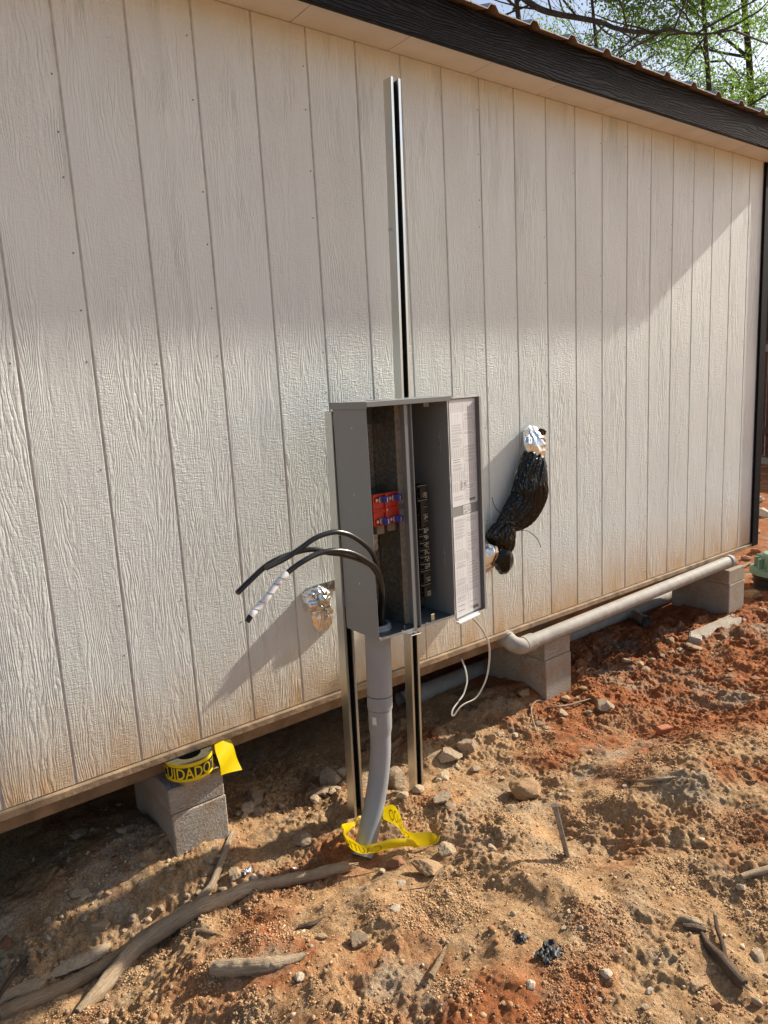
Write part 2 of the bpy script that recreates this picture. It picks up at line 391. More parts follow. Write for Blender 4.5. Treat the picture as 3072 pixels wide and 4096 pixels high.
def gravel_mat():
    m = NT('gravel'); a = m.n('ShaderNodeAttribute', attribute_name='tint'); v = m.coord()
    c = m.mix(m.ramp(m.noise(v, 60, 3), [(.4, 0.0), (.7, .5)]), a.outputs['Color'], (.34, .20, .10))
    return m.done(c, .9, 0, m.bump(m.noise(v, 400, 3), .5, .002), .25)
def fence_mat():
    return simple('stained_fence_wood', (.13, .055, .04), .8, 0, 12, .35, .4, .004, True)

M = dict(siding=siding_mat(), fascia=fascia_mat(), soil=soil_mat(), block=concrete_mat(), strut=strut_mat(), galv=galv_mat(), foil=foil_mat(), bag=bag_mat(),
 groove=simple('groove_paint', (.58, .55, .49), .7, 0, 20, .25),
 trimdirty=simple('soiled_trim_board', (.30, .205, .118), .85, 0, 11, .5, .6, .005), corner=simple('black_corner_paint', (.0075, .0078, .009), .6, 0, 30, .2, .2, .002, spec=.08),
 skid=simple('treated_lumber', (.24, .155, .085), .9, 0, 14, .35, .6, .005),
 soffit=simple('soffit_paint', (.66, .635, .57), .6, 0, 7, .06, .35, .002, True),
 roof=simple('roof_metal', (.42, .44, .43), .35, .6, 6, .1), roofedge=simple('roof_underside', (.27, .19, .14), .6, .2, 20, .2),
 cab=simple('grey_enamel', (.225, .232, .224), .38, 0, 160, .03, .08, .0006), cabedge=simple('bare_sheet_edge', (.38, .38, .36), .4, .6, 80, .2),
 cabshade=simple('grey_enamel_painted_shade', (.095, .103, .105), .42, 0, 80, .05),  # same enamel as outside, the cabinet's inner shade put into a darker colour
 red=simple('red_moulded_plastic', (.60, .045, .022), .38, 0, 60, .08), blue=simple('blue_moulded_plastic', (.025, .045, .33), .35, 0, 60, .08),
 steel=simple('plated_steel', (.62, .60, .55), .3, 1.0, 90, .12), tanplas=simple('insulator_board', (.20, .15, .10), .6, 0, 40, .2),
 film=simple('black_scrap_film', (.010, .010, .011), .55, 0, 30, .2, .2, .004), strutshade=simple('strut_steel_painted_shade', (.06, .06, .055), .5, .7, 40, .3), brk=simple('black_moulded_case', (.010, .010, .010), .30, 0, 50, .2, spec=.35), brkprint=simple('pale_print', (.78, .72, .55), .6, 0, 200, .3),  # strut interior steel: shade of the open channel put into its dark colour
 paper=simple('label_paper', (.62, .605, .59), .6, 0, 40, .03), ink=simple('ink', (.09, .09, .10), .7, 0, 300, .3), inkgrey=simple('faint_ink', (.30, .30, .31), .7, 0, 300, .2), inkblack=simple('black_ink', (.015, .015, .015), .6, 0, 80, .1),
 pvcgrey=simple('grey_pvc', (.28, .285, .285), .42, 0, 18, .05, .12, .0015), pvcwhite=simple('weathered_white_pvc', (.33, .295, .25), .72, 0, 22, .18, .3, .002),
 cable=simple('black_cable_jacket', (.012, .012, .012), .28, 0, 90, .2, .15, .001), cutend=simple('stranded_cut_end', (.16, .11, .08), .6, .3, 300, .5), whitetape=simple('white_vinyl_tape', (.80, .78, .76), .4, 0, 60, .05, .3, .002),
 yellow=film_mat('yellow_film', (.80, .60, .005), .3, .3), yellowroll=simple('yellow_roll', (.78, .56, .004), .3, 0, 60, .04), darkyellow=simple('black_print_behind_film', (.30, .21, .004), .4, 0, 90, .2), rollside=simple('roll_side', (.10, .085, .045), .7, 0, 200, .3),
 wood=simple('raw_wood_scrap', (.42, .30, .18), .8, 0, 25, .2, .4, .003),
 wirewhite=simple('off_white_cable', (.52, .48, .41), .5, 0, 60, .1),
 bark=bark_mat('grey_brown_bark', (.38, .25, .145), (.74, .58, .39)), bark2=bark_mat('tan_dead_wood', (.38, .245, .135), (.60, .44, .28)), barkdark=bark_mat('dark_twig', (.10, .068, .045), (.26, .185, .13)),
 treebark=bark_mat('tree_bark', (.04, .032, .026), (.10, .08, .06), False),
 rock_pale=stone_mat('pale_limestone', (.38, .28, .17), (.58, .46, .31)), rock_tan=stone_mat('tan_sandstone', (.36, .22, .11), (.50, .34, .19)), rock_grey=stone_mat('grey_stone', (.30, .22, .14), (.46, .365, .25)), rock_brown=stone_mat('red_brown_clod', (.22, .10, .05), (.36, .17, .085)), rock_white=stone_mat('white_quartz', (.50, .41, .29), (.66, .57, .44)),
 gravel=gravel_mat(), rod=simple('dull_steel_rod', (.24, .225, .205), .5, .6, 60, .25, .3, .002),
 greenlid=simple('green_moulded_plastic', (.20, .30, .20), .45, 0, 12, .12), blackcor=simple('black_corrugated', (.02, .02, .02), .5, 0, 20, .1),
 fence=fence_mat(), nail=simple('nail_head', (.19, .165, .135), .6, .4, 90, .3),
 leafA=leaf_mat('leaf_fresh', (.06, .14, .022), (.125, .235, .035)), leafB=leaf_mat('leaf_mid', (.035, .095, .018), (.08, .165, .028)))

# ------------------------------------------------------------------ ground (one sheet to the horizon)
def axis(lo, hi, d, mid, dm, far_lo, far_hi, g=1.09, cap=10):
    a = list(np.arange(lo, hi, d))
    while a[-1] < mid: a.append(a[-1] + d+(dm-d)*(a[-1]-hi)/(mid-hi))
    s = dm
    while a[-1] < far_hi: s = min(s*g, cap); a.append(a[-1]+s)
    s = d; b = [lo]
    while b[-1] > far_lo: s = min(s*g, cap); b.append(b[-1]-s)
    return np.array(b[:0:-1]+a)
gx = axis(-.58, 2.3, .0048, 5.6, .014, -140, 160); gy = axis(-1.66, .12, .0048, 1.2, .02, -140, 160)
X_, Y_ = np.meshgrid(gx, gy); Zg = hground(X_, Y_)
def make_ground():
    nx, ny = len(gx), len(gy); me = bpy.data.meshes.new('ground')
    V = np.stack([X_, Y_, Zg], -1).reshape(-1, 3)
    i, j = np.meshgrid(np.arange(nx-1), np.arange(ny-1)); a = (j*nx+i).ravel()
    F = np.stack([a, a+1, a+1+nx, a+nx], 1)
    me.vertices.add(len(V)); me.vertices.foreach_set('co', V.ravel())
    me.loops.add(F.size); me.loops.foreach_set('vertex_index', F.ravel().astype(np.int32))
    me.polygons.add(len(F)); me.polygons.foreach_set('loop_start', np.arange(0, F.size, 4, dtype=np.int32))
    me.polygons.foreach_set('use_smooth', np.ones(len(F), bool))
    red = .11 + .75*sstep(1.35, 2.3, X_)*sstep(-1.25, -.75, Y_+.15*(X_-2)) + .30*sstep(-.30, -.50, Y_)*sstep(.75, .25, X_) + .60*np.maximum(0, fbm(X_, Y_, .45, 3, 203))
    red = red + .35*sstep(3.5, 4.5, X_)
    red = red*(1-.6*sstep(-.1, -.3, X_)*sstep(-.4, -.2, Y_))
    at = me.attributes.new('red', 'FLOAT', 'POINT'); at.data.foreach_set('value', np.clip(red, 0, 1).ravel().astype(np.float32))
    me.update(calc_edges=True); me.materials.append(M['soil'])
    return tag(link('ground', me), 'bare tan and red dirt ground strewn with crumbs', kind='structure')
ground = make_ground()

# ------------------------------------------------------------------ shed
shed = thing('shed', 'long pale grooved-siding shed with black fascia raised on concrete blocks', 'shed', (0.8, 0, 0))
SP, GRV, HW = .2032, .0060, 2.338
wall = MB().box((-2.7, .0048, -.004), (4.045, .095, 2.36)).build('wall', M['groove'], shed)
def board_mesh(wd):
    b = .0022; x0, x1 = GRV/2, wd-GRV/2
    pr = [(x0, .0105), (x0, b), (x0+b, 0), (x1-b, 0), (x1, b), (x1, .0105)]
    V = [(x, y, 0) for x, y in pr] + [(x, y, HW) for x, y in pr]; n = len(pr)
    F = [(i, i+1, n+i+1, n+i) for i in range(n-1)] + [tuple(range(n-1, -1, -1)), tuple(range(n, 2*n))]
    me = bpy.data.meshes.new('siding_board'); me.from_pydata(V, [], F); me.materials.append(M['siding']); return me
bm_full = board_mesh(SP); bm_last = board_mesh(4.028-19*SP)
for k in range(-13, 20):
    o = link('siding_board', bm_full if k < 19 else bm_last, wall); o.location = (k*SP-.8, 0, 0)
nh = MB()
for k in range(-4, 20):
    for zz in np.arange(.04, 2.3, .155):
        if random.random() < (.62 if k % 2 == 0 else .16):
            x = k*SP - .016 + random.uniform(-.004, .004); z = zz + random.uniform(-.03, .03)
            if z > .02: nh.add([(x+.0029*math.cos(a), -.0006, z+.0029*math.sin(a)) for a in np.arange(0, 6.28, 1.05)], [(0, 1, 2, 3, 4, 5)])
tag(nh.build('nail_heads', M['nail'], shed), kind='stuff')
MB().box((-2.7, -.013, -.030), (4.03, .095, -.0045)).build('bottom_trim', M['trimdirty'], shed, bevel=.003)
MB().box((-2.65, .088, -.122), (4.0, .165, -.031)).build('skid_beam', M['skid'], shed, bevel=.005)
MB().box((-2.65, 2.2, -.122), (4.0, 2.28, -.031)).build('skid_beam', M['skid'], shed, bevel=.005)
MB().box((-2.69, .166, -.030), (4.03, 3.0, -.006)).build('floor', M['skid'], shed)
MB().box((-2.68, 2.90, -.60), (4.0, 2.94, -.031)).build('back_light_blocker', M['skid'], shed)  # added out of view to keep light from under the floor
MB().box((-2.68, .2, -.60), (-2.64, 2.89, -.123)).build('end_light_blocker', M['skid'], shed)  # likewise added at the unseen left end to block light
MB().box((-2.7, 2.95, .0), (4.04, 3.0, HW)).build('back_wall', M['groove'], shed)
for x0, x1 in ((4.046, 4.07), (-2.725, -2.701)):
    MB().add([(x, y, z) for x in (x0, x1) for y, z in ((.0, -.004), (3, -.004), (3, 2.35), (1.5, 2.86), (0, 2.35))],
             [(0, 1, 2, 3, 4), (9, 8, 7, 6, 5)] + [(i, 5+i, 5+(i+1) % 5, (i+1) % 5) for i in range(5)]).build('gable_wall', M['groove'], shed)
MB().box((4.030, -.016, -.024), (4.108, -.001, 2.335)).build('corner_trim', M['corner'], shed, bevel=.002)
MB().box((4.071, -.001, -.024), (4.088, .09, 2.335)).build('corner_trim', M['corner'], shed, bevel=.002)
# soffit boards, fascia, ribbed roof
xs = -2.9
while xs < 4.25:
    L = .4064
    MB().box((xs+.0015, -.1495, 2.339), (min(xs+L-.0015, 4.28), .0, 2.351)).build('soffit_board', M['soffit'], shed, bevel=.0015)
    xs += L
MB().box((-3.0, -.170, 2.326), (4.30, -.150, 2.472)).build('fascia', M['fascia'], shed, bevel=.003)
def roof():
    x = -3.05; pts = []
    ribs = [1.503+.2286*k for k in range(-20, 13)]
    for r in ribs:
        pts += [(r-.030, 0), (r-.012, .021), (r+.012, .021), (r+.030, 0), (r+.1143-.006, .0), (r+.1143, .003), (r+.1143+.006, .0)]
    y0, z0, yr, zr, y1 = -.205, 2.474, 1.5, 2.474+1.695*.30, 3.2
    mb = MB(); n = len(pts); t = .004
    rows = [[(p, y0, z0+h) for p, h in pts], [(p, yr, zr+h) for p, h in pts], [(p, y1, z0+h) for p, h in pts]]
    mb.grid(rows, 0, True)
    mb.grid([[(a, b, c-t) for a, b, c in rw] for rw in rows], 1)
    mb.grid([rows[0], [(a, b, c-t) for a, b, c in rows[0]]], 1, True)
    return mb.build('roof', [M['roof'], M['roofedge']], shed)
roof()
MB().box((-3.0, -.1495, 2.352), (4.28, -.0, 2.470)).build('eave_blocking', M['skid'], shed)

# ------------------------------------------------------------------ concrete block piers
def block(name, label, x0, x1, y0, y1, z0, z1, seed, group):
    o = thing(name, label, 'block', ((x0+x1)/2, (y0+y1)/2, z0), group)
    mb = MB().box((x0, y0, z0), (x1, y1, z1)); ob = mb.build('body', M['block'], o, bevel=.004)
    return o
T = -.124
for nm, x0, zt, tex in (('left', .062, T, 'under the yellow tape roll'), ('mid', 1.945, T, 'under the white drain pipe elbow'), ('far', 3.715, T, 'at the far corner of the shed')):
    x1 = x0+.194; y0 = -.028
    block('concrete_block', f'flat concrete cap block of the pier {tex}', x0, x1, y0, y0+.395, zt-.091, zt, 1, 'pier blocks')
    block('concrete_block', f'tall lower concrete block of the pier {tex}', x0+.003, x1+.002, y0-.003, y0+.392, zt-.091-.194-.10, zt-.0925, 2, 'pier blocks')
# shim
sh = thing('wood_shim', 'small raw wood shim wedged under the yellow tape roll', 'wood scrap', (.16, -.01, T))
MB().box((.105, -.05, T+.001), (.20, .05, T+.029), 0, Matrix.Rotation(.12, 3, 'Z'), (.15, 0, T)).build('body', M['wood'], sh, bevel=.002)
# slab pad and broken chunk by the far pier
sl = thing('concrete_slab', 'low flat concrete pad under the far pier', 'slab', (3.6, -.05, -.44))
MB().box((3.24, -.150, -.455), (3.98, -.034, -.402), 0, Matrix.Rotation(-.03, 3, 'Z'), (3.6, 0, -.43)).build('body', M['block'], sl, bevel=.012)

# ------------------------------------------------------------------ strut posts
def strut(name, label, xb, xt, zb, zt, y=-.2):
    o = thing(name, label, 'post', (xb+.02, y+.02, zb))
    W, t, lip, ll = .0413, .0027, .0095, .007
    out = [(0, 0), (0, W), (W, W), (W, 0), (W-lip, 0), (W-lip, ll), (W-lip+t, ll), (W-lip+t, t), (W-t, t), (W-t, W-t), (t, W-t), (t, t), (lip-t, t), (lip-t, ll), (lip, ll), (lip, 0)]
    n = len(out); V = [(xb+a, y+b, zb) for a, b in out] + [(xt+a, y+b, zt) for a, b in out]
    F = [(i, (i+1) % n, n+(i+1) % n, n+i) for i in range(n)]
    # caps split in convex quads
    caps = [(0, 1, 10, 11), (1, 2, 9, 10), (2, 3, 8, 9), (3, 4, 7, 8), (4, 5, 6, 7), (0, 11, 12, 15), (12, 13, 14, 15)]
    F += [tuple(n+i for i in c) for c in caps] + [tuple(i for i in c[::-1]) for c in caps]
    mb = MB().add(V, F)
    for i in range(7, 14): mb.m[i] = 1  # inner channel faces take the steel with shade painted in
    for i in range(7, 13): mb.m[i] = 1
    mb.build('channel', [M['strut'], M['strutshade']], o)
    sl_ = MB()
    for zz in np.arange(zb+.5, zt-.05, .0508):
        f = (zz-zb)/(zt-zb); x = xb+(xt-xb)*f+W/2
        sl_.add([(x+.0068*math.cos(a), y+W-t-.0004, zz+.0142*math.sin(a)) for a in np.arange(0, 6.28, .524)], [tuple(range(11, -1, -1))])
    tag(sl_.build('slots', M['inkblack'], o), kind='stuff')
    return o
strut('strut_post', 'short galvanised strut post left of the electrical panel', .672, .686, -.60, 1.072)
strut('strut_post', 'tall galvanised strut post rising above the electrical panel', .962, 1.009, -.60, 2.158)

# ------------------------------------------------------------------ electrical panel
PXL, PXR, PYF, PYB, PZ0, PZ1 = .690, 1.034, -.390, -.203, .321, 1.100
pan = thing('electrical_panel', 'open grey meter and breaker panel mounted on two strut posts', 'panel', (.86, -.3, PZ0))
t = .0022
cab = MB()
cab.box((PXL, PYF, PZ0), (PXL+t, PYB, PZ1))                       # left side
cab.box((PXR-t, PYF, PZ0+.0), (PXR, PYB, PZ1))                     # right side
cabo = cab.build('side_panel', M['cab'], pan, bevel=.0006)
MB().box((PXL+t, PYB-t, PZ0+t), (PXR-t, PYB, PZ1)).build('back_panel', M['cabshade'], pan)
fl = MB().box((PXL+t, PYF, PZ0), (.862, PYB, PZ0+t)).box((.864, PYF, PZ0+.001), (PXR-t, PYB, PZ0+t+.001))
fl.build('floor_pan', M['cabshade'], pan)
MB().box((PXL+t, PYF-.0012, PZ0-.001), (.8535, PYF-.0002, PZ0+.007)).box((.872, PYF-.0012, PZ0+.0), (PXR-t, PYF-.0002, PZ0+.008)).build('front_lip', M['cabedge'], pan)
# front divider: two folded channels with a gap
MB().box((.8425, PYF, PZ0+.004), (.8555, PYF+.005, PZ1-.001)).box((.8575, PYF+.010, PZ0+.003), (.8695, PYF+.014, PZ1-.001)).box((.8705, PYF-.0015, PZ0+.003), (.8735, PYF+.115, PZ1-.001)).build('centre_divider', M['cab'], pan, bevel=.0008)
# hood
hd = MB()
hd.box((PXL-.005, PYF-.010, PZ1-.001), (PXR+.008, PYB+.006, PZ1+.002))
hd.box((PXL-.005, PYF-.012, PZ1-.014), (PXR+.008, PYF-.0102, PZ1+.0025))
hd.box((PXL-.007, PYF-.012, PZ1-.020), (PXL-.0052, PYB+.006, PZ1+.0025))
hd.box((PXR+.0082, PYF-.012, PZ1-.014), (PXR+.010, PYB+.006, PZ1+.0025))
hd.build('hood', M['cab'], pan, bevel=.0008)
MB().lathe([(.0, .0035), (.048, .0035), (.050, .0020)], (.83, -.285, PZ1), 28).build('hub_plate', M['cab'], pan)
# galvanised barrier
MB().box((.8496, -.3320, PZ0+.004), (.886, -.3305, PZ1-.004)).build('barrier_rail', simple('bright_zinc_rail', (.60, .545, .43), .5, .55, 70, .22), pan)
gb = MB().box((.848, -.331, PZ0+.004), (.8495, PYB-.004, PZ1-.004))
gb.build('barrier', M['galv'], pan)
MB().box((.7, -.2085, .80), (.846, -.2062, 1.02)).box((.705, -.2100, .36), (.846, -.2062, .66)).build('mounting_plate', M['galv'], pan)
MB().add(*text_mesh('CK', .014)).build('stamp', M['inkblack'], pan)
st_ = pan.children[-1]; st_.rotation_euler = (math.pi/2, 0, 0); st_.location = (.860-.86, -.3319+.3, 1.032-PZ0)
st_.data.transform(Matrix.Translation((.86, .3, PZ0)))
# meter socket
ms = MB(); ry = -.331
def rbox(x0, x1, z0, z1, y0, y1): ms.box((x0, y0, z0), (x1, y1, z1))
for (zz0, zz1) in ((.744, .797), (.691, .738)):
    rbox(.736, .7865, zz0, zz1, ry, ry+.006); rbox(.7935, .842, zz0, zz1, ry, ry+.006)
    for x0, x1 in ((.736, .7865), (.7935, .842)):
        rbox(x0, x1, zz1-.004, zz1, ry-.007, ry-.0002); rbox(x0, x1, zz0, zz0+.003, ry-.007, ry-.0002)
rbox(.736, .740, .6952, .7928, ry-.0072, ry-.0003); rbox(.838, .842, .6952, .7928, ry-.0072, ry-.0003)
rbox(.7866, .7934, .691, .797, ry-.009, ry+.006); rbox(.7405, .7862, .7384, .7436, ry-.004, ry+.0055); rbox(.7938, .8375, .7384, .7436, ry-.004, ry+.0055)
sock = ms.build('meter_socket', M['red'], pan, bevel=.0008)
for zc in (.778, .706):
    for xc in (.770, .824):
        j = MB().box((xc-.004, ry-.030, zc-.009), (xc+.018, ry-.010, zc+.011)).box((xc-.001, ry-.0325, zc-.006), (xc+.002, ry-.0302, zc+.008)).box((xc+.010, ry-.0325, zc-.006), (xc+.014, ry-.0302, zc+.008))
        jo = j.build('jaw_guard', M['blue'], sock, bevel=.0008)
        MB().box((xc+.004, ry-.034, zc-.007), (xc+.008, ry-.0305, zc+.009)).box((xc-.014, ry-.016, zc-.008), (xc-.0045, ry-.006, zc+.010)).build('jaw', M['steel'], sock, bevel=.0005)
        MB().tube([(xc-.020, ry-.004, zc), (xc-.020, ry-.010, zc)], [.0065, .0058], 6).build('terminal_nut', M['steel'], sock)
MB().tube([(.790, ry-.009, .741), (.790, ry-.0115, .741)], .0035, 8).build('screw', M['steel'], pan)
MB().box((.8425, ry-.004, .732), (.872, ry-.0022, .750)).build('socket_bracket', M['cabedge'], pan, bevel=.0006)
MB().box((.752, -.3300, .660), (.784, -.2990, .6895)).box((.798, -.3300, .664), (.832, -.2990, .6895)).build('insulator', M['tanplas'], pan, bevel=.002)
MB().box((.745, -.30, .60), (.775, -.285, .659)).box((.748, -.303, .622), (.756, -.3005, .632)).build('bus_stub', M['galv'], pan, bevel=.001)
# breakers
zt = .803
def breaker(n, z1, kind):
    h = .0254*n; z0 = z1-h; x0, x1, yf, yb = .903, .982, -.330, -.250
    b = MB().box((x0, yf+.006, z0+.0008), (x1, yb, z1-.0008))
    for i in range(n):
        zc = z1-.0254*(i+.5); b.box((x0+.030, yf, zc-.0105), (x1-.003, yf+.0058, zc+.0105))
    bo = b.build('breaker', M['brk'], pan, bevel=.0006)
    pr = MB()
    for i in range(n):
        zc = z1-.0254*(i+.5)
        if kind == 'quad' and i != 2: continue
        if kind == 'double' and i == 0: continue
        for k in range(5):
            zz = zc-.008+k*.0036
            for q in range(3):
                if random.random() < .7: pr.box((x1-.026+q*.007, yf-.0004, zz), (x1-.0215+q*.007+random.uniform(-.001, .0015), yf-.0001, zz+.0013))
    for i in range(n):
        zc = z1-.0254*(i+.5); pr.box((x0+.031, yf-.0004, zc+.0098), (x1-.004, yf-.0001, zc+.0104))
    tag(pr.build('rating_print', M['brkprint'], bo), kind='stuff')
    if kind == 'single':
        zc = z1-.0127
        MB().add([(x0+.032, yf+.001, zc-.005), (x0+.046, yf+.001, zc-.005), (x0+.046, yf+.001, zc+.006), (x0+.032, yf+.001, zc+.006), (x0+.036, yf-.012, zc-.003), (x0+.044, yf-.010, zc-.004), (x0+.044, yf-.009, zc+.005), (x0+.036, yf-.012, zc+.004)],
                 [(0, 3, 2, 1), (4, 5, 6, 7), (0, 1, 5, 4), (1, 2, 6, 5), (2, 3, 7, 6), (3, 0, 4, 7)]).build('handle', M['brk'], bo)
    else:
        MB().box((x0+.032, yf-.014, z0+(.006 if kind == 'double' else .004)), (x0+.045, yf-.0005, z1-.008)).build('handle', M['brk'], bo, bevel=.0015)
for n, kd in ((2, 'double'), (4, 'quad'), (1, 'single'), (1, 'single'), (1, 'single'), (1, 'single'), (1, 'single'), (1, 'single'), (2, 'double'), (2, 'double')):
    breaker(n, zt, kd); zt -= .0254*n
MB().box((.895, -.249, .36), (.99, -.2052, 1.0)).build('bus_backing', M['cabshade'], pan)
for zz in (.745, .715, .705, .69):
    MB().box((.9825, -.30, zz-.002), (1.002, -.27, zz+.003)).build('bus_finger', M['tanplas'], pan)
# conduit hub, small hardware
MB().lathe([(.036, 0), (.047, 0), (.050, .006), (.047, .010), (.047, .018), (.043, .022), (.036, .022), (.036, 0)], (.752, -.300, PZ0+.0025), 26).build('conduit_hub', M['pvcgrey'], pan, smooth=True, angle=35)
def screw(p, ax=(0, -1, 0), r=.0035, h=.002, name='screw'):
    p = np.array(p); MB().tube([p, p+np.array(ax)*h], [r, r*.8], 8).build(name, M['steel'], pan)
for zz, yy in ((1.02, -.31), (.80, -.30), (.50, -.30)): screw((PXL, yy, zz), (-1, 0, 0))
for zz in (.757, .741): screw((PXL, -.345, zz), (-1, 0, 0), .0022)
for zz in (1.03, .86, .66): screw((PXR-t, -.30, zz), (-1, 0, 0), .0028, .003)
for za, zb in ((.905, .985), (.50, .575)):
    MB().box((PXR-t-.003, -.352, za), (PXR-t-.0004, -.340, zb)).build('hinge_plate', M['cab'], pan, bevel=.0008)
    for zz in (za+.022, zb-.022): screw((PXR-t-.003, -.346, zz), (-1, 0, 0), .0025)
MB().tube([(.815, -.372, PZ0+.002), (.815, -.372, PZ0+.018)], .002, 8).build('stud', M['steel'], pan)
for x in (.70, .795, .905, 1.025): MB().lathe([(0, .006), (.003, .005), (.0035, 0)], (x, -.383, PZ0+.0032), 8).build('screw', M['steel'], pan)
MB().box((.927, -.384, PZ0+.0032), (.942, -.382, PZ0+.032)).box((.915, -.383, PZ0+.0033), (.9265, -.372, PZ0+.0045)).build('lock_tab', M['steel'], pan, bevel=.001)
MB().box((.80, -.425, PZ0-.004), (.845, -.391, PZ0-.0022)).build('seal_tab', M['steel'], pan, bevel=.0008)
MB().lathe([(0, 0), (.006, 0)], (.822, -.412, PZ0-.002), 12).build('seal_hole', M['inkblack'], pan)
MB().box((.966, -.345, PZ1-.030), (.992, -.343, PZ1-.002)).build('latch_tab', M['cab'], pan, bevel=.001)
MB().box((PXL-.0005, PYB+.0003, 1.02), (PXL+.03, PYB+.0025, 1.06)).build('mounting_ear', M['cab'], pan)
MB().box((PXL-.006, PYB+.0003, .40), (PXL+.03, PYB+.0025, .45)).build('mounting_ear', M['cab'], pan)
bw = MB()
for k, (a, b) in enumerate(((.96, .985), (.95, .978), (.94, .99))):
    bw.tube(catmull([(.945+.01*k, -.30, .395), (a, -.29, .36), (b, -.27, .345), (.99, -.25, .40+.02*k), (.985, -.23, .46)], 5), .0022, 6)
bw.build('loose_wire', M['brk'], pan)
# door: hinged on the right edge, swung right round past the plane of the front
DH = Vector((1.0365, PYF-.001, 0)); th = math.radians(10.5); DW = .172; DZ0, DZ1 = .305, 1.094
ux = Vector((math.cos(th), math.sin(th), 0)); un = Vector((math.sin(th), -math.cos(th), 0))
def dp(a, d, z): return DH + ux*a + un*d + Vector((0, 0, z))
def dbox(mb, a0, a1, d0, d1, z0, z1, mi=0):
    V = [dp(a, d, z) for z in (z0, z1) for a, d in ((a0, d0), (a1, d0), (a1, d1), (a0, d1))]
    mb.add(V, [(0, 1, 2, 3), (7, 6, 5, 4), (4, 5, 1, 0), (5, 6, 2, 1), (6, 7, 3, 2), (7, 4, 0, 3)], mi)
d = MB(); dbox(d, 0, DW, -.0016, 0, DZ0, DZ1); dbox(d, DW-.0016, DW, .0002, .0155, DZ0, DZ1); dbox(d, .004, DW-.0018, .0002, .008, DZ1-.0016, DZ1); dbox(d, .004, DW-.0018, .0002, .008, DZ0, DZ0+.0016)
dbox(d, DW-.012, DW-.0001, .0156, .0168, DZ0, DZ1)
door = d.build('door', M['cab'], pan, bevel=.0005)
def label_sheet(name, a0, a1, z0, z1, kind):
    L = MB(); dbox(L, a0, a1, .0004, .0008, z0, z1)
    def line(x0, x1, z, h, mi=1): dbox(L, x0, x1, .0009, .0010, z, z+h, mi)
    if kind == 'sheet':
        m_ = (a0+a1)/2; cols = ((a0+.006, m_-.004), (m_+.004, a1-.006))
        for ci, (x0, x1) in enumerate(cols):
            z = z1-.012
            while z > z0+.016:
                r = random.random()
                if r < .62:
                    for _ in range(random.randint(2, 4)):
                        if z < z0+.016: break
                        line(x0+random.uniform(0, .004), x1-random.uniform(0, .02), z, .0011, 2); z -= .0030
                    z -= .003
                elif r < .72: line(x0+.006, x1-.02, z, .0018, 1); z -= .008
                elif r < .88 and z > z0+.06:
                    hh = .030
                    for k in range(6): line(x0, x1, z-hh*k/5, .0006, 2)
                    for k in range(6): dbox(L, x0+(x1-x0-.0008)*k/5, x0+(x1-x0-.0008)*k/5+.0008, .00105, .00115, z-hh, z, 2)
                    z -= hh+.008
                elif z > z0+.06:
                    for k in range(3):
                        xx = x0+.004+k*.017
                        for q in range(7): dbox(L, xx+.001, xx+.005-(q % 2)*.002, .0009, .0010, z-.028+q*.004, z-.0262+q*.004, 2)
                    z -= .036
                else: z -= .01
        dbox(L, m_-.0003, m_+.0003, .0009, .0010, z0+.01, z1-.01, 2)
        # maker's bar with white lettering
        bx0, bx1, bz = a1-.050, a1-.016, z0+.010
        dbox(L, bx0, bx1, .0011, .0013, bz, bz+.009, 3)
        V, F = text_mesh('SQUARE D', .0078); wv = max(p[0] for p in V)
        L.add([dp(bx0+.002+p[0]*(bx1-bx0-.004)/wv, .0015, bz+.0018+p[1]) for p in V], F, 0)
    else:
        dbox(L, a0+.004, a0+.016, .0009, .0010, z0+.014, z0+.0155, 3)
        ring = [dp(a0+.011+r*math.cos(q), .0011, z1-.010+r*math.sin(q)) for r in (.0065, .005) for q in np.arange(0, 6.2, .4)]; n = len(ring)//2
        L.add(ring, [(i, (i+1) % n, n+(i+1) % n, n+i) for i in range(n)], 3)
        for k in range(5): line(a0+.022, a1-.003-random.uniform(0, .008), z1-.006-k*.0045, .0015, 1)
        line(a0+.006, a0+.02, z0+.004, .003, 3)
    return L.build(name, [M['paper'], M['ink'], M['inkgrey'], M['inkblack']], door)
label_sheet('printed_sheet', .004, DW-.016, .716, 1.087, 'sheet')
label_sheet('printed_sheet', .004, DW-.016, .312, .680, 'sheet')
label_sheet('rating_sticker', .066, .114, .683, .713, 'sticker')
# embossed square mark on the upper sheet
em = MB()
for s_ in (.016, .009):
    for (a0, a1, z0, z1) in ((-s_, s_, s_-.002, s_), (-s_, s_, -s_, -s_+.002), (-s_, -s_+.002, -s_+.0021, s_-.0021), (s_-.002, s_, -s_+.0021, s_-.0021)):
        dbox(em, .074+a0, .074+a1, .0012, .0018, .790+z0, .790+z1)
em.build('embossed_square', M['paper'], door)
dt = MB(); dbox(dt, -.006, DW-.05, .004, .020, DZ0-.009, DZ0-.0015); dt.build('door_sill', M['whitetape'], door, bevel=.0008)

